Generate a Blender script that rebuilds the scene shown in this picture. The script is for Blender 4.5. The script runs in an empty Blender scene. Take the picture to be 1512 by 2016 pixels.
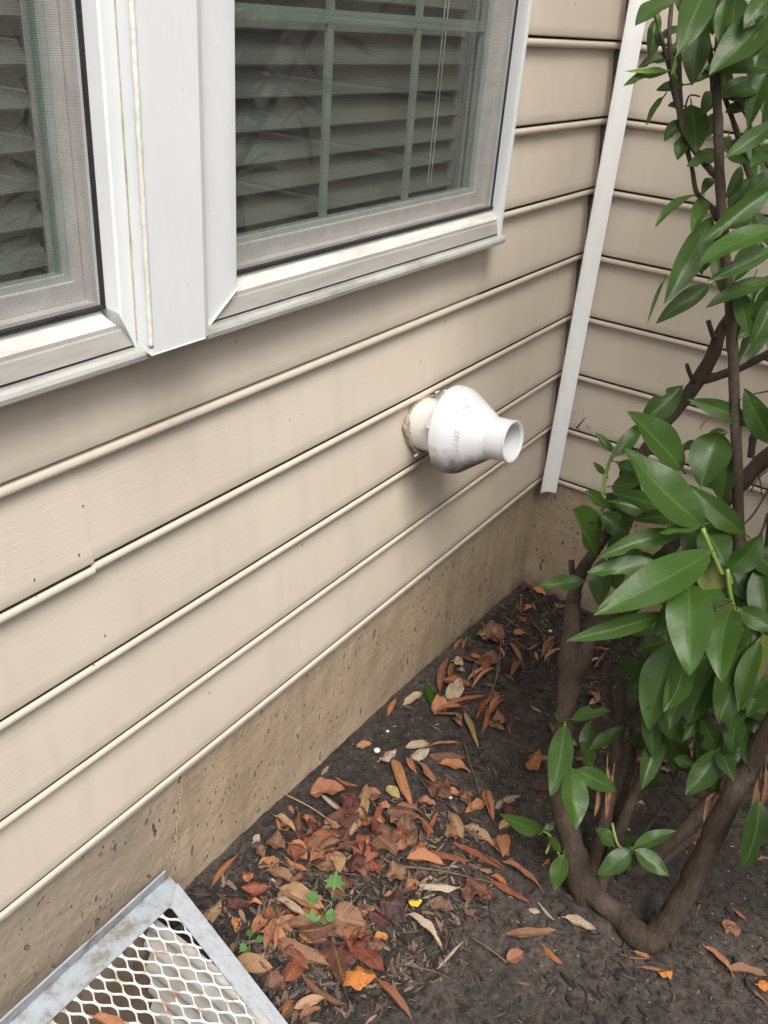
import bpy, bmesh, math, random
import numpy as np
from mathutils import Vector, Matrix, noise
random.seed(7)
S = bpy.context.scene
COL = S.collection

# ------------------------------------------------------------------ camera
F = 1761.155; YAW, PIT, ROL = map(math.radians, (31.51195, -29.32738, 4.80107))
CAM = Vector((-2.30670, -0.86216, 1.18419))
FWD = Vector((math.cos(PIT)*math.cos(YAW), math.cos(PIT)*math.sin(YAW), math.sin(PIT)))
_r = Vector((math.sin(YAW), -math.cos(YAW), 0)); _u = _r.cross(FWD)
RT = math.cos(ROL)*_r + math.sin(ROL)*_u
UP = -math.sin(ROL)*_r + math.cos(ROL)*_u
cd = bpy.data.cameras.new('camera'); cam = bpy.data.objects.new('camera', cd); COL.objects.link(cam)
m = Matrix.Identity(4)
for i in range(3):
    m[i][0], m[i][1], m[i][2], m[i][3] = RT[i], UP[i], -FWD[i], CAM[i]
cam.matrix_world = m
cd.sensor_fit = 'VERTICAL'; cd.sensor_height = 36; cd.lens = 36*F/2016
cd.clip_start = .02; cd.clip_end = 500
S.camera = cam

# ------------------------------------------------------------------ light
SUN_DIR = Vector((-0.50, -0.54, 1.06)).normalized()   # towards the sun
elev = math.asin(SUN_DIR.z); azi = math.atan2(SUN_DIR.x, SUN_DIR.y)
w = bpy.data.worlds.new('World'); S.world = w; w.use_nodes = True
nt = w.node_tree; bg = nt.nodes['Background']
sky = nt.nodes.new('ShaderNodeTexSky'); sky.sky_type = 'NISHITA'; sky.sun_disc = False
sky.sun_elevation = elev; sky.sun_rotation = azi; sky.dust_density = 4.0; sky.air_density = 1.2
hs = nt.nodes.new('ShaderNodeHueSaturation'); hs.inputs['Saturation'].default_value = .22
nt.links.new(sky.outputs[0], hs.inputs['Color']); nt.links.new(hs.outputs[0], bg.inputs[0])
bg.inputs[1].default_value = .13
sd = bpy.data.lights.new('sun', 'SUN'); sd.energy = 1.5; sd.angle = math.radians(28); sd.color = (1, .93, .83)
sun = bpy.data.objects.new('sun', sd); COL.objects.link(sun)
sun.rotation_euler = SUN_DIR.to_track_quat('Z', 'Y').to_euler()
S.view_settings.view_transform = 'Standard'; S.view_settings.look = 'None'
S.view_settings.exposure = 0.92; S.view_settings.gamma = 1

# ------------------------------------------------------------------ helpers
def at(px, py, d):
    return CAM + (RT*((px-756)/F) - UP*((py-1008)/F) + FWD)*d
def gz(x, y):
    """height of the soil"""
    b = -.40 - .0*x
    if x < 0: b = -.40 + .04*min(1, -x/.6) + .028*min(1, max(0, (-x-.6)/.9))
    b += .012*noise.noise(Vector((x*2.3, y*2.3, 3)))
    b -= .02*max(0, min(1, (-y-.5)/.6))
    t = max(0, 1-math.hypot(x+1.0, y+.66)/.3); b += .03*t*t
    return b
def onG(px, py):
    z = -.37
    for _ in range(6):
        d = RT*((px-756)/F) - UP*((py-1008)/F) + FWD
        P = CAM + d*((z-CAM.z)/d.z)
        z = gz(P.x, P.y)
    return Vector((P.x, P.y, z))
def depth(P): return (P-CAM).dot(FWD)

def tag(o, label=None, cat=None, group=None, kind=None):
    if label: o['label'] = label
    if cat: o['category'] = cat
    if group: o['group'] = group
    if kind: o['kind'] = kind
    return o
def empty(name, loc, label, cat, group=None):
    o = bpy.data.objects.new(name, None); COL.objects.link(o); o.location = loc; o.empty_display_size = .05
    return tag(o, label, cat, group)
def mesh_obj(name, V, Fc, mat, parent=None, smooth=True, uv=None, sharp=None, attr=None):
    me = bpy.data.meshes.new(name)
    me.from_pydata([tuple(v) for v in V], [], Fc); me.update()
    if uv is not None:
        l = me.uv_layers.new(name='UVMap')
        idx = np.empty(len(me.loops), dtype=np.int32); me.loops.foreach_get('vertex_index', idx)
        a = np.array(uv, dtype=np.float32)[idx]; l.data.foreach_set('uv', a.ravel())
    if attr is not None:
        at_ = me.attributes.new('tint', 'FLOAT', 'POINT'); at_.data.foreach_set('value', np.array(attr, dtype=np.float32))
    if smooth:
        me.polygons.foreach_set('use_smooth', [True]*len(me.polygons))
        if sharp: me.set_sharp_from_angle(angle=math.radians(sharp))
    me.materials.append(mat)
    o = bpy.data.objects.new(name, me); COL.objects.link(o)
    if parent:
        o.parent = parent
        o.matrix_parent_inverse = Matrix.Translation(parent.location).inverted() if parent.type == 'EMPTY' and not parent.parent else Matrix.Identity(4)
    return o
class MB:
    def __init__(s): s.V = []; s.F = []
    def add(s, V, Fc):
        n = len(s.V); s.V += [Vector(v) for v in V]; s.F += [tuple(i+n for i in f) for f in Fc]
    def box(s, a, b):
        x0, y0, z0 = a; x1, y1, z1 = b
        s.add([(x0,y0,z0),(x1,y0,z0),(x1,y1,z0),(x0,y1,z0),(x0,y0,z1),(x1,y0,z1),(x1,y1,z1),(x0,y1,z1)],
              [(0,3,2,1),(4,5,6,7),(0,1,5,4),(1,2,6,5),(2,3,7,6),(3,0,4,7)])
    def build(s, name, mat, parent=None, smooth=True, sharp=35): return mesh_obj(name, s.V, s.F, mat, parent, smooth, sharp=sharp)
def extrude(prof, f0, f1, closed=True, caps=True):
    """prof list of (a,b); f0/f1 map (a,b) to 3D"""
    n = len(prof); V = [f0(*p) for p in prof] + [f1(*p) for p in prof]
    Fc = [(i, (i+1) % n, n+(i+1) % n, n+i) for i in range(n if closed else n-1)]
    if caps and closed: Fc += [tuple(range(n))[::-1], tuple(range(n, 2*n))]
    return V, Fc
def catmull(P, R, k=5):
    out = []; rr = []
    n = len(P)
    for i in range(n-1):
        p0 = P[max(0, i-1)]; p1 = P[i]; p2 = P[i+1]; p3 = P[min(n-1, i+2)]
        for j in range(k):
            t = j/k
            out.append(.5*((2*p1)+(p2-p0)*t+(2*p0-5*p1+4*p2-p3)*t*t+(3*p1-p0-3*p2+p3)*t**3))
            rr.append(R[i]*(1-t)+R[i+1]*t)
    out.append(P[-1]); rr.append(R[-1]); return out, rr
def tube(P, R, seg=12, k=5, rough=.06, caps=True, smooth=True):
    if smooth and len(P) > 2: P, R = catmull(P, R, k)
    V = []; Fc = []
    t = (P[1]-P[0]).normalized(); nrm = t.orthogonal().normalized()
    for i, p in enumerate(P):
        t2 = (P[min(i+1, len(P)-1)]-P[max(i-1, 0)]).normalized()
        nrm = (nrm - t2*nrm.dot(t2)).normalized(); bn = t2.cross(nrm)
        for j in range(seg):
            a = 2*math.pi*j/seg; d = nrm*math.cos(a)+bn*math.sin(a)
            q = p+d*R[i]
            rr = R[i]*(1+rough*2*noise.noise(q*38)+rough*noise.noise(q*110))
            V.append(p+d*rr)
    for i in range(len(P)-1):
        for j in range(seg):
            a = i*seg+j; b = i*seg+(j+1) % seg
            Fc.append((a, b, b+seg, a+seg))
    if caps: Fc.append(tuple(range(seg))[::-1]); Fc.append(tuple(range(len(V)-seg, len(V))))
    return V, Fc

# ------------------------------------------------------------------ materials
def mat(name):
    m = bpy.data.materials.new(name); m.use_nodes = True
    return m, m.node_tree, m.node_tree.nodes['Principled BSDF']
def N(nt, t, **kw):
    n = nt.nodes.new(t)
    for k, v in kw.items():
        if k.startswith('i_'):
            key = k[2:]; key = int(key) if key.isdigit() else key.replace('_', ' ')
            n.inputs[key].default_value = v
        else: setattr(n, k, v)
    return n
def L(nt, a, b): nt.links.new(a, b)
def ramp(nt, fac, stops, interp='LINEAR'):
    r = nt.nodes.new('ShaderNodeValToRGB'); r.color_ramp.interpolation = interp
    e = r.color_ramp.elements
    e[0].position, e[0].color = stops[0][0], (*stops[0][1], 1)
    e[1].position, e[1].color = stops[-1][0], (*stops[-1][1], 1)
    for p, c in stops[1:-1]:
        x = e.new(p); x.color = (*c, 1)
    L(nt, fac, r.inputs[0]); return r.outputs[0]
def mix(nt, fac, a, b, mode='MIX'):
    n = nt.nodes.new('ShaderNodeMix'); n.data_type = 'RGBA'; n.blend_type = mode
    for s, v in ((n.inputs[0], fac), (n.inputs[6], a), (n.inputs[7], b)):
        if isinstance(v, (int, float)): s.default_value = v
        elif isinstance(v, tuple): s.default_value = (*v, 1)
        else: L(nt, v, s)
    return n.outputs[2]
def coords(nt, scale=(1, 1, 1), rot=(0, 0, 0)):
    tc = nt.nodes.new('ShaderNodeNewGeometry'); mp = nt.nodes.new('ShaderNodeMapping')
    mp.inputs['Scale'].default_value = scale; mp.inputs['Rotation'].default_value = rot
    L(nt, tc.outputs['Position'], mp.inputs[0]); return mp.outputs[0]
def nz(nt, co, scale, detail=4, rough=.55, dist=0):
    n = N(nt, 'ShaderNodeTexNoise', i_Scale=scale, i_Detail=detail, i_Roughness=rough, i_Distortion=dist)
    L(nt, co, n.inputs['Vector']); return n.outputs['Fac']
def bump(nt, h, strength, dist, bsdf, prev=None):
    b = N(nt, 'ShaderNodeBump', i_Strength=strength, i_Distance=dist); L(nt, h, b.inputs['Height'])
    if prev is not None: L(nt, prev, b.inputs['Normal'])
    if bsdf is not None: L(nt, b.outputs[0], bsdf.inputs['Normal'])
    return b.outputs[0]

def siding_mat(name, base, base2):
    m, nt, b = mat(name)
    c = coords(nt); n1 = nz(nt, c, 2.2, 3); n2 = nz(nt, coords(nt, (9, 9, 1.4)), 2.5, 4)
    col = ramp(nt, n1, [(.35, base), (.7, base2)])
    col = mix(nt, ramp(nt, n2, [(.5, (0, 0, 0)), (.85, (.28, .28, .28))]), col, tuple(x*.72 for x in base))
    # scattered dirt specks
    v = N(nt, 'ShaderNodeTexVoronoi', i_Scale=30); L(nt, coords(nt, (1, 1, .5)), v.inputs['Vector'])
    g = nz(nt, c, 5, 3)
    spk = N(nt, 'ShaderNodeMath', operation='LESS_THAN'); L(nt, v.outputs['Distance'], spk.inputs[0]); spk.inputs[1].default_value = .045
    gm = N(nt, 'ShaderNodeMath', operation='GREATER_THAN'); L(nt, g, gm.inputs[0]); gm.inputs[1].default_value = .53
    mm = N(nt, 'ShaderNodeMath', operation='MULTIPLY'); L(nt, spk.outputs[0], mm.inputs[0]); L(nt, gm.outputs[0], mm.inputs[1])
    col = mix(nt, mm.outputs[0], col, (.16, .11, .08))
    # darker olive-brown streaks below the vent, window post and right casing
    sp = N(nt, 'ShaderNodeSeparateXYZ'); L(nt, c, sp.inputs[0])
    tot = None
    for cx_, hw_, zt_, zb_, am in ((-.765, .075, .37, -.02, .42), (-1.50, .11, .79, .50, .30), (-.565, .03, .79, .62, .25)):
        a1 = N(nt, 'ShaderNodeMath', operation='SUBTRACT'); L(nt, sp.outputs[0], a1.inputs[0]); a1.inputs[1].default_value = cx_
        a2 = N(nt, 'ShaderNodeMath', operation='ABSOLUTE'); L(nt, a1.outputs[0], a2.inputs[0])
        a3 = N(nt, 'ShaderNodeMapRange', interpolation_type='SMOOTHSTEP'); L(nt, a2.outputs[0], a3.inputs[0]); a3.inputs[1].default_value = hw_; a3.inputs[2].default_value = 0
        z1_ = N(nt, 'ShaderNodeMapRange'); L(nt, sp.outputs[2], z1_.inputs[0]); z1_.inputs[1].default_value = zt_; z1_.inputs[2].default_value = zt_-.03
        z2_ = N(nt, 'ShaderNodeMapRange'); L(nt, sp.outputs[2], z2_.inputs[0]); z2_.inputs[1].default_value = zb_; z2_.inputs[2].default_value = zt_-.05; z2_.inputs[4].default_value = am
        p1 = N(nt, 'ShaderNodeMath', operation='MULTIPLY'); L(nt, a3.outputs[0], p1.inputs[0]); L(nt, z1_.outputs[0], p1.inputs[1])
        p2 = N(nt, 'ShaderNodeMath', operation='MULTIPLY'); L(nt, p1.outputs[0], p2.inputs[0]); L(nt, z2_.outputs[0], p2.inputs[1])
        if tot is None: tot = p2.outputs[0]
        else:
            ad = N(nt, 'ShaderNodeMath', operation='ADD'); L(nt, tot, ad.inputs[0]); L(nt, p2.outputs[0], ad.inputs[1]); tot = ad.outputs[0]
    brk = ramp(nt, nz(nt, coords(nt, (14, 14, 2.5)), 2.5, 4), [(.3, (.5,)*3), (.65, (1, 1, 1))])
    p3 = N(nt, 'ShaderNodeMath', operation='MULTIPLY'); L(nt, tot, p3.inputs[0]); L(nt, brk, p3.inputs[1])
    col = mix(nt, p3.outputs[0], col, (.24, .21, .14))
    L(nt, col, b.inputs['Base Color']); b.inputs['Roughness'].default_value = .42
    b.inputs['Specular IOR Level'].default_value = .35
    h = nz(nt, coords(nt, (3, 3, 60)), 6, 4)
    n0 = bump(nt, h, .2, .002, None); bump(nt, nz(nt, c, 7, 1), .35, .006, b, n0)
    return m
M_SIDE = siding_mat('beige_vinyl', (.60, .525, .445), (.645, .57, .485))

def concrete():
    m, nt, b = mat('stained_concrete')
    c = coords(nt)
    big = nz(nt, c, 2.5, 5, .6, .4); streak = nz(nt, coords(nt, (7, 7, .8)), 2.2, 5, .65)
    col = ramp(nt, big, [(.3, (.37, .295, .215)), (.5, (.42, .345, .255)), (.72, (.48, .405, .31))])
    col = mix(nt, ramp(nt, streak, [(.45, (0, 0, 0)), (.75, (.55, .55, .55))]), col, (.25, .19, .125))
    # greyer towards the left where the coating was brushed on
    sx = N(nt, 'ShaderNodeSeparateXYZ'); L(nt, c, sx.inputs[0])
    wob = N(nt, 'ShaderNodeMath', operation='MULTIPLY_ADD'); L(nt, big, wob.inputs[0]); wob.inputs[1].default_value = .25; L(nt, sx.outputs[0], wob.inputs[2])
    mr = N(nt, 'ShaderNodeMapRange'); L(nt, wob.outputs[0], mr.inputs[0]); mr.inputs[1].default_value = -1.33; mr.inputs[2].default_value = -1.47
    col = mix(nt, mr.outputs[0], col, (.34, .29, .235))
    fine = nz(nt, c, 90, 4, .7); col = mix(nt, .3, col, ramp(nt, fine, [(.3, (.2, .15, .1)), (.7, (.6, .5, .4))]), 'OVERLAY')
    # bug holes: elongated slanting pits
    wv = N(nt, 'ShaderNodeVectorMath', operation='ADD')
    dn = N(nt, 'ShaderNodeTexNoise', i_Scale=12.0); L(nt, c, dn.inputs['Vector'])
    dm = N(nt, 'ShaderNodeVectorMath', operation='SCALE'); L(nt, dn.outputs['Color'], dm.inputs[0]); dm.inputs['Scale'].default_value = .05
    mp = coords(nt, (1, 1, .45), (0, math.radians(25), 0)); L(nt, mp, wv.inputs[0]); L(nt, dm.outputs[0], wv.inputs[1])
    pits = None
    for sc, th in ((34, .12), (62, .17), (110, .20)):
        v = N(nt, 'ShaderNodeTexVoronoi', i_Scale=sc); L(nt, wv.outputs[0], v.inputs['Vector'])
        sepc = N(nt, 'ShaderNodeSeparateColor'); L(nt, v.outputs['Color'], sepc.inputs[0])
        t = N(nt, 'ShaderNodeMath', operation='MULTIPLY'); L(nt, sepc.outputs[0], t.inputs[0]); L(nt, sepc.outputs[1], t.inputs[1])
        t2 = N(nt, 'ShaderNodeMath', operation='MULTIPLY_ADD'); L(nt, t.outputs[0], t2.inputs[0]); t2.inputs[1].default_value = th*2.4; t2.inputs[2].default_value = -.15*th*2
        d = N(nt, 'ShaderNodeMath', operation='SUBTRACT'); L(nt, t2.outputs[0], d.inputs[0]); L(nt, v.outputs['Distance'], d.inputs[1])
        r = N(nt, 'ShaderNodeMapRange'); L(nt, d.outputs[0], r.inputs[0]); r.inputs[1].default_value = 0; r.inputs[2].default_value = .06
        if pits is None: pits = r.outputs[0]
        else:
            mx = N(nt, 'ShaderNodeMath', operation='MAXIMUM'); L(nt, pits, mx.inputs[0]); L(nt, r.outputs[0], mx.inputs[1]); pits = mx.outputs[0]
    col = mix(nt, pits, col, (.20, .15, .10))
    sp_ = N(nt, 'ShaderNodeMath', operation='MULTIPLY_ADD'); L(nt, nz(nt, coords(nt, (1, 1, .6)), 14, 5, .7), sp_.inputs[0]); sp_.inputs[1].default_value = .16; L(nt, sx.outputs[2], sp_.inputs[2])
    sm = N(nt, 'ShaderNodeMapRange'); L(nt, sp_.outputs[0], sm.inputs[0]); sm.inputs[1].default_value = -.265; sm.inputs[2].default_value = -.33; sm.inputs[4].default_value = .75
    col = mix(nt, sm.outputs[0], col, (.13, .095, .062))
    L(nt, col, b.inputs['Base Color']); b.inputs['Roughness'].default_value = .85
    inv = N(nt, 'ShaderNodeMath', operation='MULTIPLY'); L(nt, pits, inv.inputs[0]); inv.inputs[1].default_value = -1
    n0 = bump(nt, inv.outputs[0], 1, .012, None)
    n1 = bump(nt, nz(nt, c, 45, 5, .65), .4, .006, None, n0)
    bump(nt, nz(nt, c, 8, 5, .6), .45, .02, b, n1)
    return m
M_CONC = concrete()

def white_paint(name, base, dirt=(.30, .28, .24), amt=.5, rough=.35, dsc=(6, 6, 2)):
    m, nt, b = mat(name); c = coords(nt)
    n = nz(nt, coords(nt, dsc), 5, 5, .7)
    col = mix(nt, ramp(nt, n, [(.42, (0, 0, 0)), (.7, (amt,)*3)]), base, dirt)
    v = N(nt, 'ShaderNodeTexVoronoi', i_Scale=75); L(nt, c, v.inputs['Vector'])
    spk = N(nt, 'ShaderNodeMapRange'); L(nt, v.outputs['Distance'], spk.inputs[0]); spk.inputs[1].default_value = .12; spk.inputs[2].default_value = .05
    g = N(nt, 'ShaderNodeMath', operation='GREATER_THAN'); L(nt, nz(nt, c, 14, 2), g.inputs[0]); g.inputs[1].default_value = .56
    mm = N(nt, 'ShaderNodeMath', operation='MULTIPLY'); L(nt, spk.outputs[0], mm.inputs[0]); L(nt, g.outputs[0], mm.inputs[1])
    m3 = N(nt, 'ShaderNodeMath', operation='MULTIPLY'); L(nt, mm.outputs[0], m3.inputs[0]); m3.inputs[1].default_value = .6
    col = mix(nt, m3.outputs[0], col, (.38, .38, .38))
    L(nt, col, b.inputs['Base Color']); b.inputs['Roughness'].default_value = rough
    bump(nt, nz(nt, c, 12, 3), .15, .003, b)
    return m
M_ALU = white_paint('white_coil_metal', (.72, .74, .755), amt=.08)
M_SILL = white_paint('weathered_sill_metal', (.60, .595, .575), (.22, .20, .155), amt=.55, dsc=(1.2, 4, 9))
M_BAND = white_paint('shaded_sill_face', (.36, .35, .33), (.20, .175, .14), amt=.5, dsc=(1.2, 4, 9))  # grey base paints in the downward face's shade, under dirt streaks
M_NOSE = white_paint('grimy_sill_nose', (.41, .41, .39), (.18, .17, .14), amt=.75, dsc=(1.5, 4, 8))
M_TRIM = white_paint('white_corner_vinyl', (.94, .94, .94), amt=.05)
M_CAULK = white_paint('rough_caulk', (.70, .70, .67), (.48, .45, .38), amt=.6, rough=.8)
M_PVC = None
def pvc():
    m, nt, b = mat('white_pvc'); c = coords(nt)
    n = nz(nt, c, 45, 6, .75); n2 = nz(nt, c, 16, 4, .6)
    # mould grows in patches on the lower left of the cone
    sx = N(nt, 'ShaderNodeSeparateXYZ'); L(nt, c, sx.inputs[0])
    lo = N(nt, 'ShaderNodeMapRange'); L(nt, sx.outputs[2], lo.inputs[0]); lo.inputs[1].default_value = .455; lo.inputs[2].default_value = .365
    fr = N(nt, 'ShaderNodeMapRange'); L(nt, sx.outputs[1], fr.inputs[0]); fr.inputs[1].default_value = -.19; fr.inputs[2].default_value = -.165
    a = N(nt, 'ShaderNodeMath', operation='MULTIPLY'); L(nt, lo.outputs[0], a.inputs[0]); L(nt, fr.outputs[0], a.inputs[1])
    s = N(nt, 'ShaderNodeMath', operation='ADD'); L(nt, n, s.inputs[0]); L(nt, n2, s.inputs[1])
    s2 = N(nt, 'ShaderNodeMath', operation='MULTIPLY_ADD'); L(nt, a.outputs[0], s2.inputs[0]); s2.inputs[1].default_value = .85; L(nt, s.outputs[0], s2.inputs[2])
    f = N(nt, 'ShaderNodeMapRange'); L(nt, s2.outputs[0], f.inputs[0]); f.inputs[1].default_value = 1.25; f.inputs[2].default_value = 1.75; f.inputs[4].default_value = .85
    col = mix(nt, f.outputs[0], (.57, .57, .59), (.085, .075, .065))
    L(nt, col, b.inputs['Base Color']); b.inputs['Roughness'].default_value = .38
    b.inputs['Subsurface Weight'].default_value = 0
    bump(nt, n, .08, .002, b); return m
M_PVC = pvc(); M_LETTER = simple('grimy_raised_plastic', (.50, .50, .50), .5, nscale=90, var=.25, bmp=.1) if False else None
M_PIPE = white_paint('aged_pvc_pipe', (.76, .75, .72), (.45, .38, .30), amt=.3)
def simple(name, col, rough=.6, metal=0, nscale=20, var=.35, bmp=.3, bd=.004):
    m, nt, b = mat(name); c = coords(nt); n = nz(nt, c, nscale, 5, .65)
    L(nt, ramp(nt, n, [(.3, tuple(x*(1-var) for x in col)), (.7, tuple(min(1, x*(1+var)) for x in col))]), b.inputs['Base Color'])
    b.inputs['Roughness'].default_value = rough; b.inputs['Metallic'].default_value = metal
    bump(nt, n, bmp, bd, b); return m
M_LETTER = simple('grimy_raised_plastic', (.50, .50, .50), .5, nscale=90, var=.25, bmp=.1)
M_FOAM = simple('weathered_sealant', (.36, .29, .215), .9, nscale=60, var=.6, bmp=.8)
M_GROOVE = simple('groove_shade', (.085, .062, .045), .9, nscale=30, var=.5)  # dark brown stands in for the shade inside the narrow slots
M_DARK = simple('dark_gasket', (.02, .02, .022), .6)
M_ROOM = simple('interior_wall', (.30, .29, .27), .9, bmp=0)
M_SASH = simple('sash_vinyl', (.52, .50, .48), .45, nscale=30, var=.12, bmp=.05)
M_BEAD = simple('green_tinted_spacer', (.36, .41, .38), .45, nscale=30, var=.1, bmp=.05)
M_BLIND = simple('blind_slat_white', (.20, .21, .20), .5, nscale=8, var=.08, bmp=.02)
M_CORD = simple('blind_cord', (.7, .7, .66), .8)

def galv():
    m, nt, b = mat('galvanised_steel'); c = coords(nt)
    n = nz(nt, c, 22, 6, .7, .3); n2 = nz(nt, c, 6, 3)
    col = ramp(nt, n, [(.38, (.40, .44, .49)), (.52, (.34, .37, .40)), (.60, (.24, .235, .205)), (.75, (.19, .175, .135))])
    rust = ramp(nt, nz(nt, c, 30, 5, .7), [(.66, (0, 0, 0)), (.74, (.8, .8, .8))])
    col = mix(nt, rust, col, (.33, .15, .06))
    L(nt, col, b.inputs['Base Color']); b.inputs['Roughness'].default_value = .5; b.inputs['Metallic'].default_value = .25
    bump(nt, n, .2, .002, b); return m
def galv_clean():
    m, nt, b = mat('galvanised_bar'); c = coords(nt)
    n = nz(nt, coords(nt, (2, 1, 1)), 60, 5, .7)
    col = ramp(nt, n, [(.35, (.43, .46, .50)), (.58, (.37, .40, .44)), (.72, (.22, .215, .215))])
    L(nt, col, b.inputs['Base Color']); b.inputs['Roughness'].default_value = .48; b.inputs['Metallic'].default_value = .2
    bump(nt, n, .15, .0015, b); return m
M_GALV = galv(); M_BAR = galv_clean()
def expanded():
    m, nt, b = mat('expanded_mesh_paint'); c = coords(nt)
    n = nz(nt, c, 26, 4, .6)
    col = ramp(nt, n, [(.55, (.48, .50, .51)), (.62, (.36, .28, .21)), (.70, (.24, .12, .055))])
    L(nt, col, b.inputs['Base Color']); b.inputs['Roughness'].default_value = .5; return m
M_EXP = expanded()
M_WELL = simple('well_liner_steel', (.50, .49, .465), .5, .1, nscale=7, var=.35)
M_GRAVEL = simple('mossy_well_floor', (.10, .10, .06), .95, nscale=25, var=.7, bmp=1, bd=.03)

def soil():
    m, nt, b = mat('dark_soil'); c = coords(nt)
    n1 = nz(nt, c, 4, 5, .6); n2 = nz(nt, c, 55, 6, .75)
    col = ramp(nt, n1, [(.3, (.024, .019, .0165)), (.5, (.048, .038, .0325)), (.72, (.090, .073, .063))])
    col = mix(nt, .9, col, ramp(nt, n2, [(.35, (.08, .08, .08)), (.65, (.85, .85, .85))]), 'OVERLAY')
    v = N(nt, 'ShaderNodeTexVoronoi', i_Scale=170); L(nt, c, v.inputs['Vector'])
    sp = N(nt, 'ShaderNodeSeparateColor'); L(nt, v.outputs['Color'], sp.inputs[0])
    g = N(nt, 'ShaderNodeMath', operation='GREATER_THAN'); L(nt, sp.outputs[0], g.inputs[0]); g.inputs[1].default_value = .982
    l = N(nt, 'ShaderNodeMath', operation='LESS_THAN'); L(nt, v.outputs['Distance'], l.inputs[0]); l.inputs[1].default_value = .33
    mm = N(nt, 'ShaderNodeMath', operation='MULTIPLY'); L(nt, g.outputs[0], mm.inputs[0]); L(nt, l.outputs[0], mm.inputs[1])
    col = mix(nt, mm.outputs[0], col, (.30, .24, .19))
    L(nt, col, b.inputs['Base Color']); b.inputs['Roughness'].default_value = .8
    n0 = bump(nt, nz(nt, c, 140, 5, .8), .7, .004, None); bump(nt, n2, .8, .012, b, n0); return m
M_SOIL = soil()
def attr_mat(name, stops, rough=.8, bs=80, bstr=.5):
    m, nt, b = mat(name); a = N(nt, 'ShaderNodeAttribute', attribute_name='tint')
    col = ramp(nt, a.outputs['Fac'], stops); c = coords(nt); n = nz(nt, c, bs, 5, .7)
    col = mix(nt, .5, col, ramp(nt, n, [(.25, (.25,)*3), (.75, (.75,)*3)]), 'OVERLAY')
    L(nt, col, b.inputs['Base Color']); b.inputs['Roughness'].default_value = rough
    bump(nt, n, bstr, .003, b); return m
M_MULCH = attr_mat('bark_mulch', [(0, (.012, .009, .008)), (.55, (.033, .025, .021)), (.85, (.085, .063, .052)), (.93, (.13, .085, .058)), (1, (.32, .23, .15))], .75)
def bark():
    m, nt, b = mat('shrub_bark'); c = coords(nt); n = nz(nt, c, 14, 5, .65)
    n2 = nz(nt, coords(nt, (60, 60, 14)), 2, 5, .7)
    col = ramp(nt, n, [(.3, (.034, .022, .015)), (.55, (.070, .047, .033)), (.8, (.12, .090, .067))])
    col = mix(nt, .6, col, ramp(nt, n2, [(.3, (.25,)*3), (.7, (.7,)*3)]), 'OVERLAY')
    L(nt, col, b.inputs['Base Color']); b.inputs['Roughness'].default_value = .8
    bump(nt, nz(nt, coords(nt), 90, 5, .7), .6, .004, b, bump(nt, n2, .9, .008, None)); return m
M_BARK = bark()
M_TWIG = simple('thin_twig_bark', (.12, .085, .065), .8, nscale=40)
M_STALK = simple('green_stalk', (.16, .24, .05), .5, nscale=20, var=.25)

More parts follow.
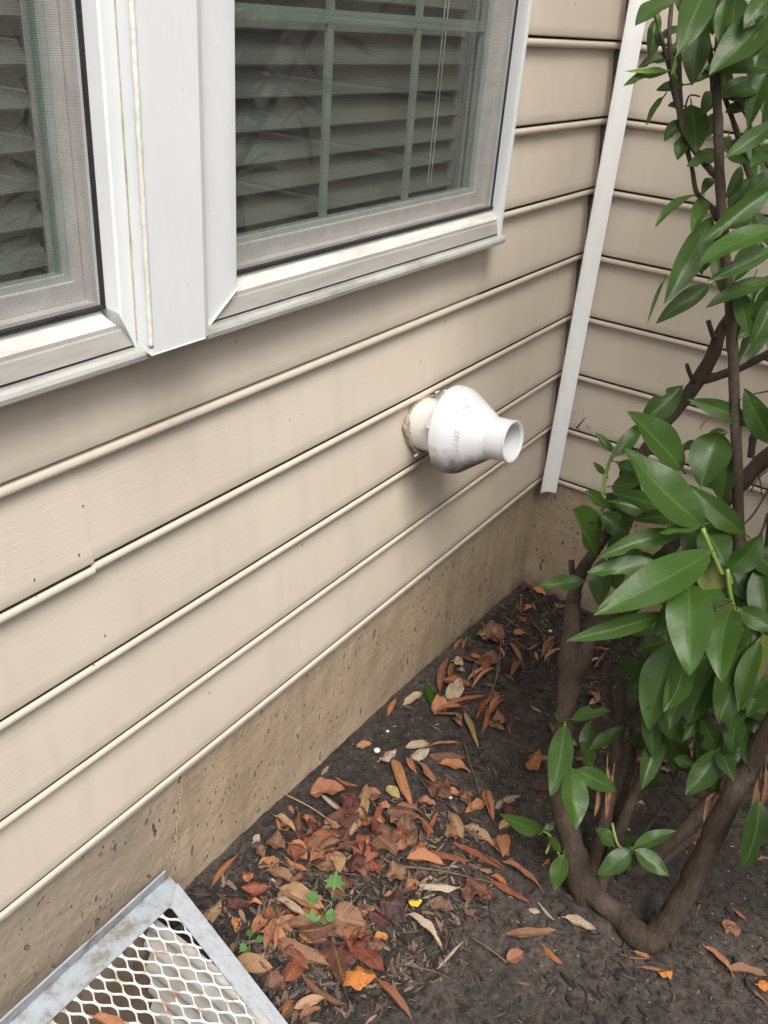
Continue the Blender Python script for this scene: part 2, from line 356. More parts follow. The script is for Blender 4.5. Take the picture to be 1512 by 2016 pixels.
def leaf_mat(name, dark, light, rib, rough=.36, trans=.18):
    m, nt, b = mat(name)
    uv = N(nt, 'ShaderNodeUVMap', uv_map='UVMap'); s = N(nt, 'ShaderNodeSeparateXYZ'); L(nt, uv.outputs[0], s.inputs[0])
    a = N(nt, 'ShaderNodeMath', operation='ABSOLUTE'); L(nt, s.outputs[0], a.inputs[0])
    t = N(nt, 'ShaderNodeAttribute', attribute_name='tint')
    n = nz(nt, coords(nt), 30, 4, .6)
    f = N(nt, 'ShaderNodeMath', operation='MULTIPLY_ADD'); L(nt, n, f.inputs[0]); f.inputs[1].default_value = .5; L(nt, t.outputs['Fac'], f.inputs[2])
    col = ramp(nt, f.outputs[0], [(.1, dark), (1.0, light), ])
    bl = ramp(nt, nz(nt, coords(nt), 60, 3, .6), [(.66, (0, 0, 0)), (.72, (.6, .6, .6))]); col = mix(nt, bl, col, tuple(min(1, x*2.2) for x in light))
    sh = nz(nt, coords(nt), 11, 2); col = mix(nt, .45, col, ramp(nt, sh, [(.35, (.3,)*3), (.65, (.7,)*3)]), 'OVERLAY')
    vv = N(nt, 'ShaderNodeMath', operation='MULTIPLY_ADD'); L(nt, a.outputs[0], vv.inputs[0]); vv.inputs[1].default_value = -.16; L(nt, s.outputs[1], vv.inputs[2])
    sn = N(nt, 'ShaderNodeMath', operation='MULTIPLY'); L(nt, vv.outputs[0], sn.inputs[0]); sn.inputs[1].default_value = 75
    si = N(nt, 'ShaderNodeMath', operation='SINE'); L(nt, sn.outputs[0], si.inputs[0])
    pw = N(nt, 'ShaderNodeMapRange'); L(nt, si.outputs[0], pw.inputs[0]); pw.inputs[1].default_value = .75; pw.inputs[2].default_value = 1; pw.inputs[4].default_value = .10
    col = mix(nt, pw.outputs[0], col, rib)
    r = N(nt, 'ShaderNodeMapRange'); L(nt, a.outputs[0], r.inputs[0]); r.inputs[1].default_value = .075; r.inputs[2].default_value = .02
    col = mix(nt, r.outputs[0], col, rib)
    geo = N(nt, 'ShaderNodeNewGeometry')
    col = mix(nt, geo.outputs['Backfacing'], col, mix(nt, .5, col, (.05, .085, .025)))
    L(nt, col, b.inputs['Base Color']); b.inputs['Roughness'].default_value = rough
    b.inputs['Specular IOR Level'].default_value = .26
    tr = N(nt, 'ShaderNodeBsdfTranslucent'); L(nt, mix(nt, .6, col, (.25, .42, .05)), tr.inputs[0])
    ms = N(nt, 'ShaderNodeMixShader'); ms.inputs[0].default_value = trans
    L(nt, b.outputs[0], ms.inputs[1]); L(nt, tr.outputs[0], ms.inputs[2])
    L(nt, ms.outputs[0], nt.nodes['Material Output'].inputs[0])
    n0 = bump(nt, pw.outputs[0], .3, .002, None); bump(nt, nz(nt, coords(nt), 40, 2), .25, .004, b, n0)
    return m
M_LEAF = leaf_mat('glossy_laurel_leaf', (.005, .018, .003), (.030, .092, .008), (.085, .155, .020), .36, .17)
M_LIME = leaf_mat('young_lime_leaf', (.17, .32, .04), (.30, .48, .08), (.35, .5, .12), .45, .3)
M_YEL = leaf_mat('yellowing_leaf', (.22, .24, .05), (.36, .36, .09), (.2, .2, .05), .5, .3)

def dry(name, c0, c1, rib, rough=.6):
    m, nt, b = mat(name)
    uv = N(nt, 'ShaderNodeUVMap', uv_map='UVMap'); s = N(nt, 'ShaderNodeSeparateXYZ'); L(nt, uv.outputs[0], s.inputs[0])
    a = N(nt, 'ShaderNodeMath', operation='ABSOLUTE'); L(nt, s.outputs[0], a.inputs[0])
    c = coords(nt); n = nz(nt, c, 32, 6, .7, .5)
    oi = N(nt, 'ShaderNodeObjectInfo')
    f = N(nt, 'ShaderNodeMath', operation='MULTIPLY_ADD'); L(nt, oi.outputs['Random'], f.inputs[0]); f.inputs[1].default_value = .35; L(nt, n, f.inputs[2])
    col = ramp(nt, f.outputs[0], [(.35, c0), (.65, tuple((x+y)/2 for x, y in zip(c0, c1))), (.95, c1)])
    sp = ramp(nt, nz(nt, c, 90, 3, .6), [(.62, (0, 0, 0)), (.7, (.7, .7, .7))])
    col = mix(nt, sp, col, tuple(x*.45 for x in c0))
    r = N(nt, 'ShaderNodeMapRange'); L(nt, a.outputs[0], r.inputs[0]); r.inputs[1].default_value = .09; r.inputs[2].default_value = .02; r.inputs[4].default_value = .6
    col = mix(nt, r.outputs[0], col, rib)
    vv = N(nt, 'ShaderNodeMath', operation='MULTIPLY_ADD'); L(nt, a.outputs[0], vv.inputs[0]); vv.inputs[1].default_value = -.2; L(nt, s.outputs[1], vv.inputs[2])
    sn = N(nt, 'ShaderNodeMath', operation='MULTIPLY'); L(nt, vv.outputs[0], sn.inputs[0]); sn.inputs[1].default_value = 70
    si = N(nt, 'ShaderNodeMath', operation='SINE'); L(nt, sn.outputs[0], si.inputs[0])
    geo = N(nt, 'ShaderNodeNewGeometry')
    col = mix(nt, geo.outputs['Backfacing'], col, mix(nt, .22, col, (.42, .26, .15)))
    L(nt, col, b.inputs['Base Color']); b.inputs['Roughness'].default_value = rough
    b.inputs['Specular IOR Level'].default_value = .35
    n0 = bump(nt, si.outputs[0], .25, .002, None); bump(nt, nz(nt, c, 70, 4, .7), .6, .006, b, n0)
    return m
DRY = {
 'orange': dry('orange_dry_leaf', (.20, .068, .027), (.33, .130, .060), (.42, .21, .09)),
 'bright orange': dry('bright_orange_dry_leaf', (.34, .11, .022), (.50, .19, .045), (.48, .25, .08)),
 'rust brown': dry('rust_dry_leaf', (.115, .032, .018), (.24, .078, .042), (.30, .13, .07)),
 'dark red-brown': dry('dark_red_dry_leaf', (.045, .014, .012), (.11, .036, .027), (.15, .06, .04)),
 'purple-brown': dry('purple_brown_dry_leaf', (.032, .016, .015), (.080, .040, .035), (.1, .06, .045)),
 'brown': dry('brown_dry_leaf', (.065, .028, .017), (.17, .080, .047), (.22, .12, .07)),
 'tan': dry('tan_dry_leaf', (.17, .098, .050), (.33, .20, .112), (.37, .25, .14)),
 'pale grey-tan': dry('pale_dry_leaf', (.20, .155, .11), (.38, .31, .235), (.4, .33, .26)),
 'yellow': dry('yellow_dry_leaf', (.62, .38, .03), (.80, .52, .06), (.7, .5, .1)),
 'olive': dry('olive_dry_leaf', (.16, .15, .04), (.32, .27, .10), (.4, .34, .14)),
}

# ------------------------------------------------------------------ ground
WX0, WX1, WY0 = -2.62, -1.60, -.60       # window-well opening (ends at the wall)
def inwell(x, y): return WX0 < x < WX1-.0 and y > WY0
def build_ground():
    xs = list(np.arange(-2.3, .02, .0125)); ys = list(np.arange(-1.35, .021, .0125))
    xs = [-60, -30, -15, -8, -5, -4, -3.4, -3, -2.8, WX0, -2.5, -2.4] + xs + [.3, 1, 5, 20, 60]
    ys = [-60, -30, -15, -8, -5, -3.5, -2.6, -2.1, -1.8, -1.55] + ys + [.3, 1, 5, 20, 60]
    xs = sorted(set([round(float(v), 4) for v in xs+[WX1]])); ys = sorted(set([round(float(v), 4) for v in ys+[WY0]]))
    V = []; Fc = []
    for y in ys:
        for x in xs:
            xx, yy = max(-6, min(1, x)), max(-6, min(1, y))
            z = gz(xx, yy)
            if -2.6 < x < .1 and -1.6 < y < .05:
                q = Vector((x, y, 0))
                z += .006*noise.noise(q*9) + .005*noise.noise(q*24) + .004*noise.noise(q*55)
                if y > -.03: z += .004
            V.append((x, y, z))
    nx = len(xs)
    for j in range(len(ys)-1):
        for i in range(nx-1):
            cx, cy = (xs[i]+xs[i+1])/2, (ys[j]+ys[j+1])/2
            if WX0 < cx < WX1 and WY0 < cy < .03: continue
            Fc.append((j*nx+i, j*nx+i+1, (j+1)*nx+i+1, (j+1)*nx+i))
    o = mesh_obj('ground', V, Fc, M_SOIL); tag(o, kind='structure')
build_ground()

def build_mulch():
    V = []; Fc = []; T = []
    rnd = random.Random(3)
    def shred(P, ln, wd, th, ang, tilt, tint):
        ux = Vector((math.cos(ang)*math.cos(tilt), math.sin(ang)*math.cos(tilt), math.sin(tilt)))
        uy = Vector((-math.sin(ang), math.cos(ang), rnd.uniform(-.5, .5))).normalized(); uz = ux.cross(uy)
        n = len(V); bend = rnd.uniform(-.25, .25)*ln
        for k, (t, s) in enumerate(((-.5, .25), (0, 1), (.5, .35))):
            c = P+ux*ln*t+uy*(bend*(.25-t*t))
            V.extend([c-uy*wd*s/2-uz*th/2, c+uy*wd*s/2-uz*th/2, c+uy*wd*s/2+uz*th*.5, c-uy*wd*s/2+uz*th*.5])
            T.extend([tint]*4)
        for k in (0, 1):
            a = n+4*k
            for e in range(4): Fc.append((a+e, a+(e+1) % 4, a+4+(e+1) % 4, a+4+e))
        Fc.append((n+3, n+2, n+1, n)); Fc.append((n+8, n+9, n+10, n+11))
    cnt = 0
    while cnt < 20000:
        x = rnd.uniform(-2.0, .0); y = rnd.uniform(-1.25, -.0)
        if WX0-.02 < x < WX1+.005 and y > WY0-.02: continue
        # dense near the corner and near the grate, thin on the compacted soil
        dcorner = math.hypot(x, y); dg = math.hypot(x+1.5, y+.12)
        dens = .16+max(0, 1-dcorner/.62)*.9+max(0, 1-dg/.30)*.9+.25*max(0, noise.noise(Vector((x*3, y*3, 9))))+(.5 if math.hypot((x+1.28)/.30, (y+.30)/.20) < 1 else 0)
        if rnd.random() > dens: continue
        big = rnd.random() < .5*dens
        ln = rnd.uniform(.012, .035) if big else rnd.uniform(.004, .013)
        wd = ln*rnd.uniform(.12, .32); th = wd*rnd.uniform(.25, .6)
        t = rnd.random(); tint = t**1.2*.86 if rnd.random() < .955 else rnd.uniform(.9, 1)
        if math.hypot((x+1.28)/.30, (y+.30)/.20) < 1 and rnd.random() < .35: tint = rnd.uniform(.86, .97)
        z = gz(x, y)+rnd.uniform(.001, .006)+.006*noise.noise(Vector((x, y, 0))*9)
        shred(Vector((x, y, z)), ln, wd, th, rnd.uniform(0, 6.28), rnd.uniform(-.35, .35), tint); cnt += 1
    o = mesh_obj('bark_mulch', V, Fc, M_MULCH, smooth=False, attr=T)
    tag(o, 'dark shredded bark mulch covering the soil by the foundation', 'mulch', kind='stuff')
build_mulch()

# ------------------------------------------------------------------ house
house = empty('house', (0, 0, -.5), 'beige vinyl sided house corner with concrete foundation and white trimmed windows', 'house')
E_ = .165
WZ0, WZ1 = .775, 2.15            # window band
LWX0, LWX1 = -2.42, -1.568       # left window casing
RWX0, RWX1 = -1.455, -.562
PROF = [(-.010, .0045), (-.0075, .0065)]
def course_profile():
    p = [(-.019, -.0175)]                       # top of the panel, under the bead above
    for i in range(1, 9):
        t = i/8; p.append((-.019+.0185*t**.8, -.0175-(E_-.0175-.0065)*t))
    p += [(-.0010, -E_+.0052), (-.0032, -E_+.0034), (-.0135, -E_+.0030), (-.0135, -E_-.0010), (-.0035, -E_-.0012)]
    for i in range(9):                           # the bead
        a = math.radians(80-160*i/8)
        p.append((-.0050+.0054*math.cos(a), -E_-.0086+.0068*math.sin(a)))
    p += [(-.006, -E_-.0165), (-.0195, -E_-.0168)]
    return p
CP = course_profile()
def siding_strip(mb, f, z, a, b, dof=0, dz=0, zlo=None, zhi=None):
    pr = [(o+dof, z+zz+dz) for o, zz in CP]
    V, Fc = extrude(pr, lambda o, q: f(a, o, q), lambda o, q: f(b, o, q), closed=False)
    if not hasattr(mb, 'G'): mb.G = []
    mb.G += [len(mb.F)+i for i in (10, 11, 12)]
    mb.add(V, Fc)
def grooves(o, mb):
    o.data.materials.append(M_GROOVE)
    for i in mb.G: o.data.polygons[i].material_index = 1
fa = lambda s, o, z: (s, -o, z)
fb = lambda s, o, z: (-o, s, z)
mb = MB()
for k in range(-8, 8):      # course whose bottom groove is at z=(−k…)
    zt = (8-k)*E_ if False else None
for g in range(0, 16):       # groove index: bottom groove z = g*E_
    ztop = (g+1)*E_
    lap = -1.643
    if ztop > WZ0+.02 and ztop-E_ < WZ1:
        segs = [(-6.0, LWX0+.01), (RWX1-.012, .0)]
    else: segs = [(-6.0, 0)]
    if g == 3:    # the overlapping joint left of the windows' middle
        siding_strip(mb, fa, ztop, -6.0, -1.645, .0022, -.0022); siding_strip(mb, fa, ztop, -1.648, 0)
    else:
        for s in segs: siding_strip(mb, fa, ztop, *s)
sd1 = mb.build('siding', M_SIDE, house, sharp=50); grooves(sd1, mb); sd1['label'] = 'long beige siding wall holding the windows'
# siding pieces directly below / above the windows inside the course cut by the sill
mb2 = MB()
# fill between groove 4 (z=.66) and the sill
pr = [(o, 5*E_+zz) for o, zz in CP if 5*E_+zz < WZ0+.03]
mb2.add(*extrude(pr, lambda o, q: (LWX0+.01, -o, q), lambda o, q: (RWX1-.012, -o, q), closed=False))
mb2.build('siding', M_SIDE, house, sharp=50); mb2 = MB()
mb2.add(*extrude([(-.014, WZ1-.03), (-.010, 2.31)], lambda o, q: (LWX0+.005, -o, q), lambda o, q: (RWX1-.01, -o, q), closed=False))
mb2.build('siding', M_SIDE, house, sharp=50)
mb = MB()
for g in range(0, 16): siding_strip(mb, fb, (g+1)*E_, 0, -3.4)
sd2 = mb.build('siding', M_SIDE, house, sharp=50); grooves(sd2, mb); sd2['label'] = 'short beige siding wall to the right of the white corner strip'
# structural core behind the siding (gives the walls thickness)
mb = MB()
mb.box((-6, .02, .0), (LWX0+.02, .16, 2.75)); mb.box((RWX1-.02, .02, .0), (.16, .16, 2.75))
mb.box((LWX0+.02, .02, 0), (RWX1-.02, .16, WZ0+.03)); mb.box((LWX0+.02, .02, WZ1-.02), (RWX1-.02, .16, 2.75))
mb.box((.02, -3.4, 0), (.16, .02, 2.75))
mb.build('wall_core', M_ROOM, house, smooth=False)
mb = MB(); mb.box((-5, .16, .1), (.02, .162, .2))
# room behind the windows
x0, x1, y0, y1, z0, z1 = -3.2, -.1, .161, 2.2, .05, 2.6
mb.add([(x0,y0,z0),(x1,y0,z0),(x1,y1,z0),(x0,y1,z0),(x0,y0,z1),(x1,y0,z1),(x1,y1,z1),(x0,y1,z1)],
       [(0,1,2,3),(4,7,6,5),(1,5,6,2),(2,6,7,3),(3,7,4,0)])
mb.build('room_shell', M_ROOM, house, smooth=False)

# foundation: long wall with bumpy sheet, break at the grate
def found(name, f, s0, s1, step, zb=-.75):
    n = int(abs(s1-s0)/step); zs = np.linspace(zb, -.012, 40)
    V = []; Fc = []
    for i in range(n+1):
        s = s0+(s1-s0)*i/n
        for z in zs:
            q = Vector(f(s, 0, z))
            o = -.009+.0035*noise.noise(q*4)+.0008*noise.noise(Vector((q.x*14, q.y*14, q.z*14)))
            if name == 'A' and s < -1.49:
                o += .0012*noise.noise(Vector((q.x*25, 0, q.z*45)))
                if z < -.13: o += .004*noise.noise(Vector((q.x*9, 2, q.z*25)))
            if name == 'A' and s > -1.485: o += -.003*max(0, min(1, (s+1.485)/.01))
            V.append(f(s, o, z))
    m_ = len(zs)
    for i in range(n):
        for j in range(m_-1): Fc.append((i*m_+j, (i+1)*m_+j, (i+1)*m_+j+1, i*m_+j+1))
    return V, Fc
V, Fc = found('A', fa, -3.6, .02, .012); o = mesh_obj('foundation', V, Fc, M_CONC, house); o['label'] = 'stained concrete foundation under the long wall'
V, Fc = found('B', fb, .02, -3.4, .02); o = mesh_obj('foundation', V, Fc, M_CONC, house); o['label'] = 'stained concrete foundation under the short wall'
mb = MB(); mb.box((-6, .03, -.9), (.2, .2, -.02)); mb.box((.03, -3.4, -.9), (.2, .03, -.02))
mb.box((-6, .0, -.016), (0, .03, -.012)); mb.build('foundation_core', M_ROOM, house, smooth=False)
# cracked form line in the foundation above the grate, a rough ridge
mb = MB(); rnd = random.Random(5)
for i in range(26):
    t = i/25; z = -.045-.155*t; x = -1.497-.03*t+rnd.uniform(-.003, .003)
    r = rnd.uniform(.0008, .0020)
    P = Vector((x, .008, z)); V, Fc = tube([P+Vector((0, -.001, .004)), P+Vector((rnd.uniform(-.003, .003), -.002, -.005))], [r, r*.5], 6, rough=.5); mb.add(V, Fc)
mb.build('mortar_ridge', M_CONC, house)

# corner trim: slightly hollow white strip standing across the inner corner
pr = []
for i in range(9):
    t = i/8; a = Vector((-.0535, -.0185)); b2 = Vector((-.0185, -.0495)); p = a.lerp(b2, t)
    nrm = Vector((.66, .75)); p = p + nrm*(.0095*4*t*(1-t))
    pr.append((p.x, p.y))
rim = [(-.0555, -.0195), ] + pr + [(-.0175, -.0525)]
back = [(-.006, -.030), (-.012, -.012), (-.034, -.006)]
full = rim + [(x+.0018, y+.0018) for x, y in reversed(rim)]
mb = MB(); mb.add(*extrude(full, lambda x, y: (x, y, -.036), lambda x, y: (x, y, 2.7)))
mb.build('corner_trim', M_TRIM, house, sharp=40)

# ------------------------------------------------------------------ windows
SILL = [(-.012, .842), (0, .838), (.001, .8345), (.0175, .8225), (.0185, .8175), (.0205, .8155), (.026, .7955), (.019, .7945), (.019, .7915),
        (.035, .7925), (.0395, .7895), (.0415, .785), (.0405, .779), (.036, .7755), (-.012, .7755)]
def schlick(nt):
    g = N(nt, 'ShaderNodeNewGeometry'); d = N(nt, 'ShaderNodeVectorMath', operation='DOT_PRODUCT')
    L(nt, g.outputs['Incoming'], d.inputs[0]); L(nt, g.outputs['Normal'], d.inputs[1])
    a = N(nt, 'ShaderNodeMath', operation='ABSOLUTE'); L(nt, d.outputs['Value'], a.inputs[0])
    b = N(nt, 'ShaderNodeMath', operation='SUBTRACT'); b.inputs[0].default_value = 1; L(nt, a.outputs[0], b.inputs[1])
    p = N(nt, 'ShaderNodeMath', operation='POWER'); L(nt, b.outputs[0], p.inputs[0]); p.inputs[1].default_value = 5
    m_ = N(nt, 'ShaderNodeMath', operation='MULTIPLY_ADD'); L(nt, p.outputs[0], m_.inputs[0]); m_.inputs[1].default_value = .88; m_.inputs[2].default_value = .15
    return m_
def glass_mat():
    m = bpy.data.materials.new('window_glass'); m.use_nodes = True; nt = m.node_tree; nt.nodes.clear()
    o = N(nt, 'ShaderNodeOutputMaterial'); t = N(nt, 'ShaderNodeBsdfTransparent', i_Color=(.82, .88, .84, 1))
    g = N(nt, 'ShaderNodeBsdfGlossy', i_Roughness=.01); fr = schlick(nt)
    ms = N(nt, 'ShaderNodeMixShader'); L(nt, fr.outputs[0], ms.inputs[0]); L(nt, t.outputs[0], ms.inputs[1]); L(nt, g.outputs[0], ms.inputs[2])
    L(nt, ms.outputs[0], o.inputs[0]); return m
M_GLASS = glass_mat()
def screen_mat():
    m = bpy.data.materials.new('insect_screen'); m.use_nodes = True; nt = m.node_tree; nt.nodes.clear()
    o = N(nt, 'ShaderNodeOutputMaterial'); t = N(nt, 'ShaderNodeBsdfTransparent')
    d = N(nt, 'ShaderNodeBsdfDiffuse')
    g = N(nt, 'ShaderNodeNewGeometry'); s = N(nt, 'ShaderNodeSeparateXYZ'); L(nt, g.outputs['Position'], s.inputs[0])
    w = []
    for k in (0, 2):
        a = N(nt, 'ShaderNodeMath', operation='MULTIPLY'); L(nt, s.outputs[k], a.inputs[0]); a.inputs[1].default_value = 2*math.pi/.0022
        c = N(nt, 'ShaderNodeMath', operation='SINE'); L(nt, a.outputs[0], c.inputs[0])
        r = N(nt, 'ShaderNodeMapRange'); L(nt, c.outputs[0], r.inputs[0]); r.inputs[1].default_value = .35; r.inputs[2].default_value = .75; w.append(r.outputs[0])
    mx = N(nt, 'ShaderNodeMath', operation='MAXIMUM'); L(nt, w[0], mx.inputs[0]); L(nt, w[1], mx.inputs[1])
    mm = N(nt, 'ShaderNodeMath', operation='MULTIPLY_ADD'); L(nt, mx.outputs[0], mm.inputs[0]); mm.inputs[1].default_value = .40; mm.inputs[2].default_value = .08
    L(nt, ramp(nt, nz(nt, coords(nt, (3, 1, 8)), 3, 4), [(.35, (.05, .05, .05)), (.7, (.10, .095, .09))]), d.inputs[0])
    ms = N(nt, 'ShaderNodeMixShader'); L(nt, mm.outputs[0], ms.inputs[0]); L(nt, t.outputs[0], ms.inputs[1]); L(nt, d.outputs[0], ms.inputs[2])
    L(nt, ms.outputs[0], o.inputs[0]); return m
M_SCREEN = screen_mat()

def window(cx0, cx1, left):
    """cx0..cx1: the opening between the casings (screen edges)"""
    root = empty('window', (0, 0, 0), None, None); root.parent = house; root.matrix_parent_inverse = Matrix.Translation(house.location).inverted()
    root['label'] = 'left window with insect screen and closed blind' if left else 'right window with insect screen, grille and blind'
    P = dict(parent=root)
    # sill: ends mitred against the mullion cover
    mb = MB()
    def xe(z, s): return s*(max(0, .83-z)*1.42)
    if left: f0 = lambda o, z: (cx0-.03, -o, z); f1 = lambda o, z: (cx1-.008+xe(z, 1)*.75, -o, z)
    else: f0 = lambda o, z: (cx0-.001-xe(z, 1)*(.93) if z > .7935 else -1.4585, -o, z); f1 = lambda o, z: (-.5765, -o, z)
    mb.add(*extrude(SILL, f0, f1)); so = mb.build('sill', M_SILL, root, sharp=25)
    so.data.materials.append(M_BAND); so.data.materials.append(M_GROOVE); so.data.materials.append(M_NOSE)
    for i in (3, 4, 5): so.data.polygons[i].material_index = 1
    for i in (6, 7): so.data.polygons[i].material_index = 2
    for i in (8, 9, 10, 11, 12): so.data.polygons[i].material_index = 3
    # casing on the outer side
    mb = MB()
    if not left:
        pr = [(-.572, -.0145), (-.578, .004), (-.586, .0235), (-.586, .0275), (-.577, .0285), (-.574, .0255), (-.5705, .0255), (-.567, .023), (-.561, .022), (-.559, -.0145)]
        mb.add(*extrude(pr, lambda x, o: (x, -o, .79), lambda x, o: (x, -o, WZ1)))
        mb.box((cx0-.02, -.024, WZ1-.05), (-.5795, .012, WZ1+.03))
    else:
        mb.box((cx0-.03, -.026, .80), (cx0, .012, WZ1)); mb.box((cx0+.0, -.024, WZ1-.05), (cx1+.01, .012, WZ1+.03))
    mb.build('casing', M_ALU, root, sharp=30)
    # dark gasket round the screen
    mb = MB(); z0, z1 = .8405, WZ1-.05; t = .004
    mb.box((cx0, -.004, z0), (cx1, .004, z0+t)); mb.box((cx1-t, -.0035, z0+t), (cx1, .004, z1)); mb.box((cx0, -.0035, z0+t), (cx0+t, .004, z1))
    mb.build('screen_gasket', M_DARK, root, smooth=False)
    mb = MB(); mb.add([(cx0+t, 0, z0+t), (cx1-t, 0, z0+t), (cx1-t, 0, z1), (cx0+t, 0, z1)], [(0, 1, 2, 3)])
    mb.build('insect_screen', M_SCREEN, root, smooth=False)
    # sash: two nested frames behind the screen
    def ring(x0, x1, z0, z1, wx, wz, ya, yb, mt, nm):
        mb = MB(); mb.box((x0, ya, z0), (x1, yb, z0+wz)); mb.box((x0, ya, z1-wz), (x1, yb, z1))
        mb.box((x0, ya, z0+wz), (x0+wx, yb, z1-wz)); mb.box((x1-wx, ya, z0+wz), (x1, yb, z1-wz)); return mb.build(nm, mt, root, smooth=False)
    fw, sw = (.008, .011) if left else (.011, .021)
    ring(cx0, cx1, .8345, 2.13, fw, .012, .010, .09, M_SASH, 'frame')
    fx0, fx1 = cx0+fw+.001, cx1-fw-.001
    ring(fx0, fx1, .847, 1.50, sw, .0235, .026, .07, M_SASH, 'sash')
    ring(fx0, fx1, 1.47, 2.12, sw, .0235, .071, .09, M_SASH, 'sash')
    gx0, gx1 = fx0+sw+.0005, fx1-sw-.0005
    ring(gx0, gx1, .871, 1.476, .007, .007, .034, .055, M_BEAD, 'glazing_bead')
    mb = MB(); mb.add([(gx0, .040, .872), (gx1, .040, .872), (gx1, .040, 1.475), (gx0, .040, 1.475)], [(0, 1, 2, 3)])
    mb.add([(gx0, .080, 1.49), (gx1, .080, 1.49), (gx1, .080, 2.1), (gx0, .080, 2.1)], [(0, 1, 2, 3)])
    mb.build('glass', M_GLASS, root, smooth=False)
    if not left:
        mb = MB()
        for x in (-1.0935, -.8450): mb.box((x-.0075, .044, .878), (x+.0075, .050, 1.470))
        mb.box((gx0+.007, .0435, 1.158), (gx1-.007, .0505, 1.176))
        mb.build('grille', M_BEAD, root, smooth=False)
    return gx0, gx1
rg = window(-1.378, -.573, False)
lg = window(-2.395, -1.590, True)
# mullion cover between the windows
mr = empty('mullion_cover', (0, 0, 0), None, None); mr.parent = house; mr.matrix_parent_inverse = Matrix.Translation(house.location).inverted()
mr['label'] = 'white metal cover boxed between the two windows'
mb = MB()
box = [(-1.5665, .0265), (-1.5665, .0485), (-1.5645, .0505), (-1.4715, .0505), (-1.459, .0445), (-1.4565, .0265), (-1.46, .01), (-1.56, .01)]
mb.add(*extrude(box, lambda x, o: (x, -o, .7925-.006*(o > .03)-(.0*(x))), lambda x, o: (x, -o, WZ1+.04)))
mb.build('cover_box', M_ALU, mr, sharp=25)
def jamb(prof, cutz, nm):
    mb = MB(); mb.add(*extrude(prof, lambda x, o: (x, -o, cutz(x, o)), lambda x, o: (x, -o, WZ1+.03))); mb.build(nm, M_ALU, mr, sharp=18)
# left flank: reveal, face; right flank: face and rolled edge
jamb([(-1.5655, .0255), (-1.5875, .0268), (-1.5905, .0245), (-1.593, -.012), (-1.5655, -.012)], lambda x, o: .782+max(0, (-1.566-x))*2.3, 'flank')
jamb([(-1.4555, -.012), (-1.4555, .0262), (-1.449, .0262), (-1.402, .0272), (-1.3785, .0225), (-1.3775, -.012)], lambda x, o: .782+max(0, x+1.4555)*.64, 'flank')
# turned hem along the mitre cuts
mb = MB()
for A_, B_ in ((Vector((-1.567, -.029, .783)), Vector((-1.5935, -.026, .842))), (Vector((-1.4545, -.0285, .782)), Vector((-1.379, -.0265, .832)))):
    V, Fc = tube([A_, A_.lerp(B_, .5)+Vector((0, -.001, .0012)), B_], [.0016, .0014, .0014], 6, rough=.2); mb.add(V, Fc)
V, Fc = tube([Vector((-1.5665, -.0505, .7865)), Vector((-1.4715, -.0505, .7865))], [.0011, .0011], 6, rough=.1); mb.add(V, Fc)
mb.build('hem', M_ALU, mr)
# caulk bead down the front left edge and in the creases
rnd = random.Random(2)
P = [Vector((-1.5650+rnd.uniform(-.0003, .0003), -.0488+rnd.uniform(-.0003, .0003), .797+i*.004)) for i in range(335)]
V, Fc = tube(P, [.0036+rnd.uniform(-.00025, .00025) for _ in P], 10, rough=.0, smooth=False)
mesh_obj('caulk_bead', V, Fc, M_CAULK, mr)
M_CREASE = simple('crease_tone', (.36, .36, .25), .8, nscale=40, var=.4)  # muted olive-grey for the thin lines along the creases
mb = MB()
for x, y in ((-1.5668, -.0262), (-1.4568, -.0262)):
    P = [Vector((x, y, .80+i*.03)) for i in range(45)]
    V, Fc = tube(P, [.0011]*45, 6, rough=.3, smooth=False); mb.add(V, Fc)
mb.build('crease_line', M_CREASE, mr)

# blinds: rest inside the frame, things of their own
def blind(x0, x1, label):
    root = empty('window_blind', (x0, .1, 1.0), label, 'blind', None)
    mb = MB(); z = .8725; k = 0
    while z < 2.1:
        n = 8; pr = []
        dz_ = .0012*math.sin(k*2.1)
        for i in range(n+1):
            t = i/n; pr.append((.100+.030*t-.001, z+.0395*t+.0030*math.sin(math.pi*t)+dz_))
        for i in range(n, -1, -1):
            t = i/n; pr.append((.100+.030*t+.0016, z+.0395*t+.0030*math.sin(math.pi*t)-.0024+dz_))
        mb.add(*extrude(pr, lambda y, q: (x0, y, q), lambda y, q: (x1, y, q+.002*math.sin(k*1.3))))
        z += .0455; k += 1
    mb.build('slats', M_BLIND, root, sharp=30)
    mb = MB()
    for x in (x1-.10, x1-.112):
        V, Fc = tube([Vector((x, .0955, .88)), Vector((x+.004, .0945, 1.4)), Vector((x, .0955, 2.1))], [.0011]*3, 6, rough=0); mb.add(V, Fc)
    mb.build('cords', M_CORD, root)
    mb = MB(); mb.box((x0, .10, .842), (x1, .14, .860)); mb.build('bottom_rail', M_BLIND, root, smooth=False)
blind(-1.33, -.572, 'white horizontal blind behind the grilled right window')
blind(-2.35, -1.588, 'white horizontal blind behind the left window beside the mullion')

